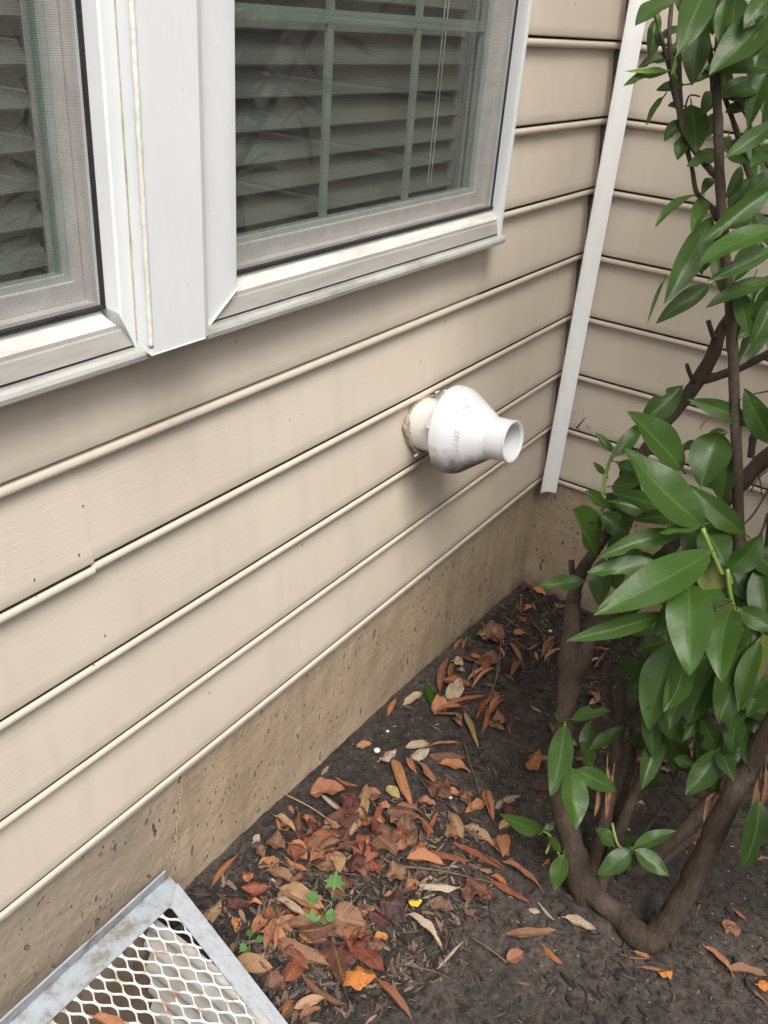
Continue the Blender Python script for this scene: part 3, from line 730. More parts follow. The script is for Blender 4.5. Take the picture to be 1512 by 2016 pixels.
# ------------------------------------------------------------------ vent terminal
def onY(px, py, y):
    d = RT*((px-756)/F) - UP*((py-1008)/F) + FWD
    return CAM + d*((y-CAM.y)/d.y)
A0 = onY(832, 833, 0); T0 = onY(1007, 869, -.213)
AX = (T0-A0).normalized()
vent = empty('vent_terminal', A0, 'white plastic conical intake vent on a short pipe from the siding', 'vent')
sx_ = AX.orthogonal().normalized(); X_ = AX.cross(Vector((0, 0, 1))).normalized(); Z_ = X_.cross(AX).normalized()
if Z_.z < 0: Z_ = -Z_
def rev(prof, seg=64, wob=0):
    V = []; Fc = []
    for s, r in prof:
        for j in range(seg):
            a = 2*math.pi*j/seg; V.append(A0+AX*s+(X_*math.cos(a)+Z_*math.sin(a))*r)
    for i in range(len(prof)-1):
        for j in range(seg):
            a = i*seg+j; b = i*seg+(j+1) % seg; Fc.append((a, a+seg, b+seg, b))
    return V, Fc
V, Fc = rev([(-.05, .056), (.045, .056), (.048, .0575), (.066, .0575), (.068, .056), (.14, .056), (.14, .052), (-.05, .052)]); mesh_obj('pipe', V, Fc, M_PIPE, vent, sharp=30)
cone = [(.078, .087), (.076, .090), (.077, .0925), (.092, .0915), (.101, .0890), (.106, .0860)]
for i in range(1, 9):
    t = i/8; cone.append((.106+.068*t, .086-.0425*t))
cone += [(.176, .0432), (.215, .0420), (.2185, .0418), (.2195, .0405), (.2190, .0378), (.2165, .0370), (.2160, .0352), (.140, .0345), (.1395, .0), ]
V, Fc = rev(cone, 96); mesh_obj('cone', V, Fc, M_PVC, vent, sharp=24)
V, Fc = rev([(.078, .087), (.10, .084), (.165, .042), (.165, .036)], 96); mesh_obj('cone_lining', V, Fc, M_PVC, vent, sharp=24)
# raised step ring round the nozzle
V, Fc = rev([(.2165, .0425), (.2185, .0432), (.2200, .0424), (.2200, .0410), (.2170, .0408)], 64); mesh_obj('nozzle_rim', V, Fc, M_PVC, vent, sharp=40)
for k in range(6):      # spacer fins between pipe and cone
    a = math.radians(20+60*k); d = X_*math.cos(a)+Z_*math.sin(a); n = AX.cross(d)
    prf = [(.056, .046), (.056, .085), (.088, .085), (.0885, .066), (.080, .058), (.066, .050)]
    mb = MB(); mb.add(*extrude([(r, s) for r, s in prf], lambda r, s: A0+AX*s+d*r-n*.003, lambda r, s: A0+AX*s+d*r+n*.003))
    mb.build('spacer_fin', M_PVC, vent, smooth=False)
# embossed word on the cone
def emboss(txt, size, ang0, s0, nm):
    cu = bpy.data.curves.new('txt', 'FONT'); cu.body = txt; cu.size = size; cu.extrude = .0013; cu.space_character = 1.08
    to = bpy.data.objects.new('txt', cu); COL.objects.link(to); bpy.context.view_layer.update()
    me = to.evaluated_get(bpy.context.evaluated_depsgraph_get()).to_mesh()
    vs = [v.co.copy() for v in me.vertices]; fs = [tuple(p.vertices) for p in me.polygons]
    to.to_mesh_clear(); bpy.data.objects.remove(to); bpy.data.curves.remove(cu)
    out = []
    slope = -.0425/.068
    for v in vs:
        s = s0 - v.y; r = .086+slope*(s-.106)
        a = ang0 + v.x/.072*SGN
        out.append(A0+AX*s+(X_*math.cos(a)+Z_*math.sin(a))*(r+.0004+v.z))
    return mesh_obj(nm, out, fs, M_LETTER, vent, smooth=False)
toCam = (CAM-(A0+AX*.13)).normalized()
camang = math.atan2(toCam.dot(Z_), toCam.dot(X_))
SGN = 1 if (Vector(X_*-math.sin(camang)+Z_*math.cos(camang))).dot(UP) > 0 else -1
emboss('INTAKE', .0125, camang-SGN*.62, .135, 'embossed_lettering')
# an embossed arrow outline near the top of the cone
ob = emboss('>', .03, camang+SGN*.62, .142, 'embossed_arrow')
# lumpy sealant collar at the wall
P = []; R_ = []
rnd = random.Random(9)
for j in range(41):
    a = 2*math.pi*j/40; r = .0605+.004*math.sin(3*a)
    P.append(A0+AX*0+Vector((0, -.0, 0))+(X_*math.cos(a)+Z_*math.sin(a))*r+Vector((0, -.003, 0))); R_.append(.0042+.0016*math.sin(5*a+1))
V, Fc = tube(P, R_, 10, 3, rough=.45); mesh_obj('sealant_collar', V, Fc, M_FOAM, vent)
mb = MB()
for dx, dz, r in ((.03, .062, .0035), (-.035, -.063, .0028)):
    q = A0+Vector((dx, -.008, dz)); V, Fc = tube([q, q+Vector((.004, -.006, .006))], [r, r*.7], 8, rough=.6); mb.add(V, Fc)
mb.build('sealant_drip', M_CAULK, vent)

# ------------------------------------------------------------------ window well and grate
W0 = Vector((-1.563, -.012, -.222)); EX = Vector((-1, 0, .0)); EO = Vector((-.050, -.305, -.066)).normalized(); GN = EX.cross(EO); GN = GN if GN.z > 0 else -GN
def gp(a, b, h=0): return W0+EX*a+EO*b+GN*h
grate = empty('window_well_grate', W0, 'galvanised steel grate of expanded mesh covering the window well by the foundation', 'grate')
def gbox(mb, a0, a1, b0, b1, h0, h1, skew=0):
    c = [gp(a0, b0, h0), gp(a1, b0, h0), gp(a1, b1, h0), gp(a0, b1, h0), gp(a0, b0, h1), gp(a1, b0, h1), gp(a1, b1, h1), gp(a0, b1, h1)]
    mb.add(c, [(0,3,2,1),(4,5,6,7),(0,1,5,4),(1,2,6,5),(2,3,7,6),(3,0,4,7)])
GA, GB = 1.05, .60
mb = MB(); gbox(mb, -.004, GA, 0, .042, 0, .003); gbox(mb, .010, GA, -.0035, 0, .0, .036)
o = mb.build('wall_angle', M_GALV, grate, smooth=False); o['label'] = 'stained angle bar with its upright leg against the concrete'
mb = MB()
cc = [gp(-.006, .020, .0035), gp(.030, .0455, .0035), gp(.030, GB, .0035), gp(-.002, GB, .0035)]
c2 = [q+GN*.003 for q in cc]
mb.add(cc+c2, [(3,2,1,0),(4,5,6,7),(0,1,5,4),(1,2,6,5),(2,3,7,6),(3,0,4,7)])
mb.build('side_bar', M_BAR, grate, smooth=False)
mb = MB(); gbox(mb, .0345, GA-.035, GB-.036, GB, .0035, .0065); mb.build('side_bar', M_BAR, grate, smooth=False)
mb = MB(); gbox(mb, GA-.035, GA, .046, GB, .0035, .0065); mb.build('side_bar', M_BAR, grate, smooth=False)
# expanded mesh: wavy ribbons that meet at the knuckles
mb = MB(); SW, LW = .0234, .050
def ribbon(pts, wd):
    V = []; Fc = []
    for i, (a, b) in enumerate(pts):
        a0, b0 = pts[max(i-1, 0)]; a1, b1 = pts[min(i+1, len(pts)-1)]
        d = Vector((a1-a0, b1-b0)).normalized(); n = Vector((-d.y, d.x))
        for s, h in ((-.5, -.0014), (.5, -.0002), (.5, .0016), (-.5, .0004)):
            V.append(gp(a+n.x*wd*s, b+n.y*wd*s, h-.0012))
    for i in range(len(pts)-1):
        for e in range(4): Fc.append((4*i+e, 4*i+(e+1) % 4, 4*i+4+(e+1) % 4, 4*i+4+e))
    return V, Fc
for i in range(-2, 106):
    pts = []; b = .030; ph = (i % 2)*math.pi
    while b < GB-.01:
        c = math.cos(2*math.pi*b/LW+ph); c = math.copysign(abs(c)**.8, c)
        a = .01+i*SW/2+SW*.232*c-.31*b
        if .014 < a < GA-.01: pts.append((a, b))
        b += LW/14
    if len(pts) > 3: mb.add(*ribbon(pts, .0028))
mb.build('expanded_mesh', M_EXP, grate, smooth=False)

# corrugated liner of the well
well = empty('window_well', (-2.1, -.3, -.9), 'corrugated steel window well liner seen through the grate beside the foundation', 'window well')
V = []; Fc = []; path = []
for i in range(0, 121):
    t = i/120
    a = math.pi*t
    xx = -2.10+.487*math.copysign(abs(math.cos(a))**.55, math.cos(a)); yy = -.0-.535*abs(math.sin(a))**.6
    path.append(Vector((xx, yy, 0)))
zs = np.linspace(-1.05, -.27, 90)
for i, q in enumerate(path):
    nrm = Vector((q.x+2.1, q.y+.15, 0)).normalized()
    for z in zs:
        V.append(q+nrm*(.012*math.sin(z*2*math.pi/.068))+Vector((0, 0, z)))
n = len(zs)
for i in range(len(path)-1):
    for j in range(n-1): Fc.append((i*n+j, (i+1)*n+j, (i+1)*n+j+1, i*n+j+1))
mesh_obj('liner', V, Fc, M_WELL, well)
V = []; Fc = []
for j in range(40):
    for i in range(60):
        x = -2.62+i*1.04/59; y = -.62+j*.63/39; V.append((x, y, -.86+.03*noise.noise(Vector((x*9, y*9, 0)))))
for j in range(39):
    for i in range(59): Fc.append((j*60+i, j*60+i+1, (j+1)*60+i+1, (j+1)*60+i))
mesh_obj('well_floor', V, Fc, M_GRAVEL, well)
# basement window edge inside the well
mb = MB(); mb.box((-2.5, -.016, -.78), (-1.95, .0, -.36)); mb.build('basement_sash', M_DARK, well, smooth=False)
mb = MB(); mb.box((-1.95, -.03, -.80), (-1.90, .0, -.34)); mb.box((-2.5, -.03, -.82), (-1.90, -.0, -.80)); mb.build('basement_frame', M_SASH, well, smooth=False)
# soil walls of the pit behind the liner
mb = MB(); mb.box((WX0-.02, WY0-.02, -1.1), (WX0, .0, -.42)); mb.box((WX1, WY0, -1.1), (WX1+.02, .0, -.42)); mb.box((WX0, WY0-.02, -1.1), (WX1, WY0, -.42))
o = mb.build('pit_soil', M_SOIL, None, smooth=False); tag(o, kind='structure')

# ------------------------------------------------------------------ leaves
def leaf_geo(B, T, wid, nrm, fold=.25, arch=.08, twist=0, wave=.0, roll=0, shape=0, petiole=.0, nu=4, nv=12, tint=.5, seed=0, jag=0, bite=0, bow=0):
    """leaf from base B to tip T. returns V, F, UV, tint"""
    rnd = random.Random(seed)
    ax = T-B; ln = ax.length; ax.normalize()
    nz_ = (nrm-ax*nrm.dot(ax)).normalized(); sd_ = nz_.cross(ax)
    V = []; Fc = []; UV = []
    ph = rnd.uniform(0, 6)
    for i in range(nv+1):
        t = i/nv
        if shape == 0: wprof = (math.sin(math.pi*t**.88)**.8)*(1-.1*t)       # laurel
        elif shape == 1: wprof = math.sin(math.pi*t**.72)**.75                    # broader towards base
        elif shape == 2: wprof = math.sin(math.pi*t**1.15)**.62                    # rounded, obovate
        else: wprof = math.sin(math.pi*t)**.5*(.8+.2*math.sin(t*9+ph))
        if i == 0: wprof = .02
        if i == nv: wprof = .01
        hw = wid/2*wprof
        tw = twist*(t-.5)
        s2 = sd_*math.cos(tw)+nz_*math.sin(tw); n2 = nz_*math.cos(tw)-sd_*math.sin(tw)
        c = B+ax*(ln*t)+nz_*(arch*ln*4*t*(1-t))+sd_*(bow*ln*4*t*(1-t))
        for j in range(-nu, nu+1):
            u = j/nu; hh = hw
            if jag and abs(u) > .7: hh = hw*(1+jag*noise.noise(Vector((t*14, u*3, seed))))
            if bite and u > .4 and abs(t-.62) < .09*bite: hh = hw*.55
            if roll:
                th = u*roll; R_ = 1/roll
                x = math.sin(th)*R_; z = (1-math.cos(th))*R_
                p = c+s2*(hh*x)+n2*(hh*z)
            else:
                z = abs(u)*fold*hh + fold*hh*.25*u*u
                p = c+s2*(hh*u*math.cos(fold*.6))+n2*z
            if wave: p = p+n2*(wave*wid*abs(u)*math.sin(t*13+ph+(1.7 if u > 0 else 0)))+n2*(wave*wid*.6*noise.noise(Vector((t*5, u*2, seed*1.3))))
            V.append(p); UV.append((u, t))
    if wave > .045: V = [v+nz_*(.09*wid*noise.noise(v*75+Vector((seed, 0, 0)))) for v in V]
    m_ = 2*nu+1
    for i in range(nv):
        for j in range(m_-1): Fc.append((i*m_+j, i*m_+j+1, (i+1)*m_+j+1, (i+1)*m_+j))
    if petiole:
        pv, pf = tube([B-ax*petiole-nz_*petiole*.15, B, B+ax*ln*.12+nz_*(arch*ln*.4)-nz_*.0006], [.0013, .0012, .0006], 5, 1, rough=0, smooth=False)
        n = len(V); V += pv; UV += [(0, .5)]*len(pv); Fc += [tuple(k+n for k in f) for f in pf]
    return V, Fc, UV, [tint]*len(V)

class LB:
    def __init__(s): s.V = []; s.F = []; s.U = []; s.T = []
    def add(s, g):
        n = len(s.V); s.V += g[0]; s.F += [tuple(k+n for k in f) for f in g[1]]; s.U += g[2]; s.T += g[3]
    def build(s, name, mt, parent): return mesh_obj(name, s.V, s.F, mt, parent, uv=s.U, attr=s.T)

# ---- the shrub
shrub = empty('laurel_shrub', onG(1165, 1775), 'multi-stemmed laurel shrub with long glossy green leaves in front of the corner', 'shrub')
def dl(py, off=0): return 1.80-.55*(1750-py)/1750+off
def stem(name, pts, base=None, tiprand=0, mt=None, seg=14, k=6, rough=.07, label=None):
    """pts: (px, py, width_px, depth or None)"""
    P = []; R = []
    for q in pts:
        px, py, wd = q[:3]; d = q[3] if len(q) > 3 else dl(py)
        P.append(at(px, py, d)); R.append(wd*d/F/2*(.88 if wd > 40 else .95))
    if mt is None and seg >= 14:
        jr = random.Random(int(pts[0][0]*7+pts[0][1])); R = [r_*jr.uniform(.93, 1.10) for r_ in R]
    V, Fc = tube(P, R, seg, k, rough*(1.5 if mt is None else 1)); o = mesh_obj(name, V, Fc, mt or M_BARK, shrub)
    if label: o['label'] = label
    return o
def r5(x, y): return (1000+x/2.88, 700+y/2.88)
def r4(x, y): return (1000+x/2.88, y/2.88)
def r6(x, y): return (950+x/2.69, 1300+y/2.69)
g0 = depth(onG(1150, 1765))
stem('trunk', [(1165, 1785, 76, g0+.02), (1145, 1735, 62, g0-.01), (1122, 1650, 54, g0-.03), (1104, 1570, 47, g0-.04), (1102, 1490, 43, 1.75), (1112, 1420, 43, 1.74), (1120, 1350, 47, 1.73), (1121, 1290, 40, 1.73), (1127, 1210, 33, 1.74), (1131, 1165, 30, 1.75)], seg=20)
stem('branch', [(1117, 1350, 40, 1.73), (1140, 1305, 46, 1.73), (1165, 1245, 45, 1.74), (1200, 1208, 36, 1.75), (1250, 1192, 27, 1.76), (1285, 1130, 26, 1.77), (1330, 1065, 26, 1.78), (1395, 1018, 31, 1.76), (1450, 960, 33, 1.73), (1512, 900, 34, 1.70), (1640, 800, 30, 1.66)])
stem('branch', [(1126, 1185, 26, 1.74), (1140, 1135, 27, 1.74), (1167, 1092, 24, 1.73), (1196, 1045, 22, 1.72), (1222, 978, 22, 1.71), (1246, 922, 23, 1.70), (1280, 875, 25, 1.69), (1320, 820, 26, 1.67), (1368, 759, 30, 1.65), (1402, 700, 28, 1.62), (1425, 640, 25, 1.59), (1470, 590, 20, 1.56), (1530, 540, 18, 1.53), (1600, 450, 16, 1.5)])
stem('branch', [(1375, 750, 18, 1.645), (1420, 738, 17, 1.63), (1470, 718, 17, 1.61), (1515, 694, 16, 1.6), (1600, 650, 14, 1.58)])
stem('branch', [(1430, 640, 18, 1.58), (1470, 612, 17, 1.57), (1520, 580, 16, 1.55), (1600, 540, 14, 1.5)])
stem('stub', [(1131, 1175, 16, 1.745), (1127, 1140, 13, 1.74), (1125, 1103, 12, 1.735)], k=2)
stem('stub', [(1366, 752, 11, 1.64), (1357, 733, 9, 1.63), (1352, 717, 8, 1.62)], k=2)
stem('stub', [(1408, 668, 13, 1.6), (1400, 650, 10, 1.59), (1394, 631, 10, 1.585)], k=2)
V0 = 1.47
stem('branch', [(1475, 1420, 30, 1.66), (1462, 1250, 26, 1.60), (1455, 1050, 24, 1.56), (1449, 860, 24, 1.5), (1443, 706, 23, 1.46), (1434, 557, 21, 1.42), (1425, 468, 20, 1.40), (1417, 349, 20, 1.37), (1414, 250, 19, 1.35), (1412, 150, 18, 1.33), (1420, 0, 17, 1.30), (1430, -200, 14, 1.27)], label='upright stem crossing the other branches')
gv = depth(onG(1270, 1862))
stem('branch', [(1140, 1735, 46, g0), (1180, 1772, 50, g0-.03), (1215, 1800, 50, gv+.03), (1250, 1836, 54, gv+.0), (1280, 1848, 56, gv-.01), (1310, 1822, 52, gv-.02), (1350, 1755, 50, gv-.05), (1392, 1670, 49, gv-.10), (1430, 1590, 46, gv-.15), (1472, 1510, 44, 1.55), (1512, 1440, 44, 1.50), (1600, 1300, 40, 1.42), (1700, 1100, 30, 1.35)], seg=20, label='thick lower branch bending up from the soil')
stem('branch', [(1150, 1750, 32, g0+.02), (1183, 1650, 27, 1.80), (1205, 1540, 26, 1.78), (1218, 1440, 26, 1.76), (1222, 1390, 25, 1.75), (1223, 1338, 19, 1.75)], k=5, label='cut off stem behind the trunk')
stem('branch', [(1175, 1765, 26, g0+.0), (1205, 1680, 24, 1.80), (1235, 1595, 22, 1.77), (1268, 1520, 24, 1.74), (1298, 1440, 22, 1.71)], k=5)
stem('branch', [(1165, 1740, 22, g0+.04), (1203, 1630, 18, 1.84), (1235, 1540, 16, 1.82), (1246, 1480, 15, 1.82), (1244, 1385, 13, 1.82)])
stem('branch', [(1215, 1440, 14, 1.77), (1203, 1400, 14, 1.79), (1196, 1300, 13, 1.82)])
stem('branch', [(1225, 1420, 14, 1.75), (1258, 1388, 12, 1.73), (1285, 1345, 10, 1.70)])
stem('branch', [(1200, 1775, 34, g0+.05), (1270, 1700, 32, 1.88), (1340, 1640, 30, 1.88), (1400, 1575, 28, 1.88), (1470, 1500, 24, 1.85)])
stem('branch', [(1230, 1760, 18, g0+.06), (1310, 1690, 18, 1.90), (1370, 1645, 16, 1.92), (1450, 1590, 14, 1.95)])
stem('twig', [(1262, 1650, 8, 1.82), (1300, 1590, 7, 1.8), (1325, 1540, 6, 1.79), (1338, 1500, 5, 1.78)])
stem('twig', [(1290, 1620, 5, 1.82), (1272, 1575, 4, 1.81), (1260, 1555, 3, 1.80)])
# left upper stem
stem('branch', [(1412, 430, 15, 1.40), (1400, 408, 13, 1.42), (1372, 380, 11, 1.43), (1362, 330, 10, 1.42), (1350, 285, 11, 1.41), (1338, 225, 12, 1.40), (1325, 165, 12, 1.39), (1322, 130, 10, 1.38), (1318, 60, 9, 1.37), (1330, -60, 8, 1.36)])
stem('twig', [(1322, 148, 11, 1.39), (1305, 85, 8, 1.37), (1292, 40, 6, 1.36), (1275, 10, 5, 1.35)])
stem('branch', [(1414, 350, 16, 1.38), (1395, 330, 13, 1.41), (1372, 300, 13, 1.43), (1345, 255, 12, 1.44), (1335, 120, 14, 1.42), (1345, 0, 13, 1.40)])
stem('branch', [(1380, 20, 14, 1.42), (1400, 120, 13, 1.43), (1405, 200, 12, 1.44)])
stem('branch', [(1500, 400, 13, 1.46), (1475, 345, 12, 1.46), (1450, 260, 11, 1.45), (1430, 200, 9, 1.44), (1400, 120, 6, 1.43), (1385, 80, 5, 1.42)])
stem('twig', [(1512, 330, 6, 1.43), (1472, 235, 5, 1.43), (1440, 190, 4, 1.42)])
stem('twig', [(1346, 230, 4, 1.42), (1356, 190, 3.5, 1.41), (1378, 190, 3, 1.40)])
stem('branch', [(1478, 900, 16, 1.64), (1482, 865, 16, 1.63), (1489, 845, 12, 1.62), (1483, 800, 9, 1.61)])
# bare twigs right
for pts in ([(1512, 965, 6, 1.72), (1485, 1010, 5, 1.72), (1462, 1035, 4, 1.72)], [(1512, 1010, 6, 1.7), (1498, 1050, 5, 1.7), (1470, 1075, 4, 1.7), (1430, 1062, 4, 1.7)],
            [(1452, 985, 3.5, 1.73), (1440, 1010, 3, 1.73), (1432, 1040, 3, 1.73)], [(1512, 925, 3, 1.72), (1490, 945, 3, 1.72), (1478, 968, 3, 1.72)],
            [(1493, 935, 3, 1.72), (1497, 950, 3, 1.72), (1500, 975, 3, 1.72)], [(1403, 818, 3, 1.66), (1386, 832, 3, 1.66), (1378, 845, 2.5, 1.66)],
            [(1512, 770, 4, 1.6), (1470, 780, 3, 1.6), (1440, 800, 2.5, 1.6)], [(1512, 545, 6, 1.55), (1470, 558, 5, 1.55), (1440, 565, 4, 1.55)]):
    stem('twig', pts, mt=M_TWIG, seg=6, k=3, rough=.15)
# green shoots
def shoot(pts): return stem('shoot', pts, mt=M_STALK, seg=8, k=4, rough=.1)
shoot([(1175, 1075, 9, 1.70), (1183, 1010, 9, 1.68), (1191, 940, 8, 1.67), (1205, 895, 7, 1.66)])
shoot([(1421, 1130, 12, 1.46), (1408, 1100, 9, 1.45), (1383, 1040, 9, 1.44)])
shoot([(1440, 1150, 11, 1.48), (1432, 1120, 9, 1.47), (1440, 1180, 9, 1.48), (1462, 1250, 11, 1.52)])
shoot([(1455, 1200, 8, 1.50), (1450, 1230, 8, 1.49), (1448, 1270, 6, 1.50)])
shoot([(1075, 1680, 6, 1.74), (1085, 1650, 6, 1.74), (1070, 1635, 5, 1.73)])
shoot([(1105, 1690, 5, 1.74), (1090, 1662, 5, 1.74), (1084, 1650, 4, 1.74)])
shoot([(1205, 1620, 6, 1.72), (1218, 1665, 6, 1.70), (1247, 1676, 5, 1.68)])
shoot([(1118, 1500, 6, 1.70), (1120, 1460, 5, 1.69), (1112, 1425, 4, 1.68)])
shoot([(1332, 155, 7, 1.37), (1325, 145, 6, 1.36), (1318, 138, 4, 1.35)])

seedc = [0]
def lf(lb, bx, by, tx, ty, wpx, d0, d1=None, tilt=None, tint=None, fold=None, arch=None, shape=0, wave=.03, roll=0, petiole=.012, bite=None, jag=0, bow=None, twist=None, nv=14):
    seedc[0] += 1; rnd = random.Random(seedc[0]*31+5)
    if bite is None: bite = rnd.uniform(.6, 1.3) if rnd.random() < .14 else 0
    if bow is None: bow = rnd.uniform(-.05, .05)
    if d1 is None: d1 = d0-rnd.uniform(-.02, .05)
    B = at(bx, by, d0); T = at(tx, ty, d1)
    ax = (T-B).normalized(); tc = (CAM-(B+T)/2).normalized()
    base_n = (tc*.75+Vector((0, 0, .55))).normalized()
    if tilt is None: tilt = rnd.uniform(-.35, .35)
    sd_ = ax.cross(tc).normalized()
    n_ = (base_n+sd_*tilt).normalized()
    w = wpx*(d0+d1)/2/F
    nn = (n_-ax*n_.dot(ax)).normalized(); tcn = tc-ax*tc.dot(ax)
    cosv = max(.45, abs(nn.dot(tcn.normalized())))
    w *= 1.02/cosv
    lb.add(leaf_geo(B, T, w, n_, fold if fold is not None else rnd.uniform(.12, .32), arch if arch is not None else rnd.uniform(-.02, .10), twist if twist is not None else rnd.uniform(-.5, .5),
                    wave, roll, shape, petiole, nv=nv, tint=tint if tint is not None else rnd.uniform(.0, .5), seed=seedc[0], jag=jag, bite=bite, bow=bow))
def clump(fn, rows, mt=None, label=None, **kw):
    lb = LB()
    for r in rows:
        (bx, by, tx, ty, wd, d0) = r[:6]; o = r[6] if len(r) > 6 else {}
        b = fn(bx, by); t = fn(tx, ty); s = {r5: 2.88, r4: 2.88, r6: 2.69}.get(fn, 1)
        k2 = dict(kw); k2.update(o); lf(lb, b[0], b[1], t[0], t[1], wd/s, d0, **k2)
    o = lb.build('leaf_cluster', mt or M_LEAF, shrub)
    if label: o['label'] = label
Df = 1.44
clump(r5, [(1108, 965, 662, 528, 225, Df, dict(tint=.35, d1=1.42, fold=.18, tilt=.1, arch=.03)), (1100, 955, 850, 1010, 62, Df, dict(tint=.75, fold=.1)),
           (1345, 1010, 1020, 730, 140, 1.47, dict(tint=.25)), (1150, 1112, 485, 1472, 235, 1.43, dict(tint=.65, d1=1.36, fold=.15, arch=.05, tilt=-.05)),
           (985, 1010, 508, 1150, 120, 1.48, dict(tint=.55, bite=1, jag=.2)), (1110, 985, 1230, 1190, 190, 1.49, dict(tint=.2)),
           (840, 1165, 448, 1228, 130, 1.50, dict(tint=.5, bite=1.4, jag=.25))], label='big bright leaves spreading from the middle shoot')
clump(r5, [(988, 645, 678, 318, 185, 1.55, dict(tint=.3)), (760, 370, 992, 168, 150, 1.60, dict(tint=.15)), (604, 572, 770, 372, 92, 1.62, dict(tint=.3)),
           (955, 880, 590, 775, 120, 1.56, dict(tint=.1)), (985, 935, 690, 935, 95, 1.55, dict(tint=.1)), (590, 740, 765, 730, 110, 1.64, dict(tint=.1)),
           (600, 830, 900, 880, 130, 1.62, dict(tint=0)), (820, 800, 1000, 900, 150, 1.6, dict(tint=0)), (620, 870, 560, 780, 110, 1.66, dict(tint=0))])
clump(r5, [(1095, 745, 1190, 435, 225, 1.52, dict(tint=.3, shape=2)), (1215, 830, 1315, 478, 160, 1.54, dict(tint=.2)), (1090, 495, 970, 552, 60, 1.56),
           (1385, 395, 1018, 250, 112, 1.50, dict(tint=.15)), (1500, 500, 1340, 185, 150, 1.48, dict(tint=.15)), (1245, 1225, 1442, 1008, 150, 1.47, dict(tint=.45, tilt=.6)),
           (1240, 760, 1090, 735, 60, 1.58, dict(tint=0)), (1130, 460, 1255, 435, 60, 1.58, dict(tint=.1))])
clump(r5, [(495, 1120, 372, 868, 150, 1.64, dict(tint=.12, shape=2, tilt=.7)), (528, 895, 688, 1022, 132, 1.62, dict(tint=.12)), (535, 848, 437, 765, 72, 1.66, dict(tint=.4)),
           (545, 1150, 512, 1415, 135, 1.63, dict(tint=.05)), (592, 545, 497, 438, 52, 1.66, dict(tint=.5)), (548, 672, 483, 604, 38, 1.67, dict(tint=.5)),
           (435, 1280, 172, 1302, 95, 1.66, dict(tint=.35, jag=.2)), (600, 1150, 620, 1330, 120, 1.62, dict(tint=.05)), (650, 1010, 560, 1090, 60, 1.66, dict(tint=.1)),
           (515, 960, 465, 940, 20, 1.66, dict(tint=.6)), (505, 1060, 455, 1035, 22, 1.66, dict(tint=.6)), (740, 1060, 590, 1260, 130, 1.6, dict(tint=0))], label='leaves on the thin left shoot')
clump(r5, [(1020, 1290, 1027, 1818, 255, 1.42, dict(tint=.8, fold=.15, tilt=.1, d1=1.36, shape=1)), (1262, 1432, 1215, 1852, 200, 1.42, dict(tint=.75, d1=1.36, shape=1)),
           (885, 1462, 328, 1618, 115, 1.46, dict(tint=.75, d1=1.42)), (1310, 1432, 1530, 1560, 130, 1.44, dict(tint=.5)), (990, 1340, 828, 1562, 110, 1.46, dict(tint=.6)),
           (1250, 1385, 1070, 1360, 95, 1.45, dict(tint=.5)), (1180, 1450, 1030, 1330, 120, 1.48, dict(tint=.2))], label='bright hanging leaves right of the trunk')
clump(r5, [(1205, 1160, 1110, 1345, 165, 1.50, dict(tint=.3, shape=2, fold=.05))], mt=M_YEL, label='one yellowing leaf seen from below')
clump(r5, [(1470, 1570, 1330, 2010, 110, 1.50, dict(tint=.1)), ], mt=M_YEL)
clump(r5, [(940, 1640, 790, 2010, 175, 1.52, dict(tint=.2)), (1000, 1750, 880, 2020, 150, 1.50, dict(tint=.45)), (1180, 1750, 1020, 2090, 190, 1.53, dict(tint=.05)),
           (1320, 1700, 1250, 2130, 210, 1.48, dict(tint=.15)), (900, 1620, 730, 1680, 110, 1.55, dict(tint=0)), (870, 1700, 690, 1900, 120, 1.55, dict(tint=.05)),
           (760, 1790, 610, 1720, 90, 1.75, dict(tint=0)), (1400, 1500, 1370, 1800, 160, 1.52, dict(tint=0)), (1100, 1640, 1050, 1950, 200, 1.56, dict(tint=0)),
           (1420, 1200, 1455, 1600, 180, 1.52, dict(tint=.05)), (1250, 1150, 1370, 1400, 170, 1.55, dict(tint=.0)), (1380, 1100, 1530, 1250, 150, 1.52, dict(tint=.1)),
           (1330, 1100, 1340, 1450, 160, 1.56, dict(tint=0)), (950, 1480, 700, 1590, 110, 1.58, dict(tint=0)), (930, 1410, 835, 1400, 60, 1.6, dict(tint=.1)),
           (1000, 1270, 840, 1370, 90, 1.55, dict(tint=.0)), (1010, 960, 1210, 1220, 230, 1.56, dict(tint=.0)), (1180, 900, 1350, 1120, 160, 1.6, dict(tint=0))])
clump(r6, [(1030, -110, 880, 372, 200, 1.49, dict(tint=.5)), (1180, -20, 990, 372, 180, 1.54, dict(tint=.05)), (1400, -80, 1250, 335, 215, 1.47, dict(tint=.15)),
           (1470, -100, 1362, 270, 110, 1.45, dict(tint=.6)), (905, 40, 770, 205, 130, 1.56, dict(tint=.1)), (1350, 270, 1318, 490, 115, 1.52, dict(tint=.15)),
           (1245, 475, 1075, 715, 140, 1.56, dict(tint=.25)), (1250, 480, 1330, 640, 100, 1.56, dict(tint=.1)), (1238, 478, 1150, 305, 115, 1.57, dict(tint=.05)),
           (1500, 100, 1400, 300, 120, 1.50, dict(tint=.2)), (1420, 560, 1380, 340, 110, 1.53, dict(tint=.1)), (1380, 640, 1440, 480, 80, 1.58, dict(tint=0)),
           (1110, 560, 1010, 520, 70, 1.6, dict(tint=.0))])
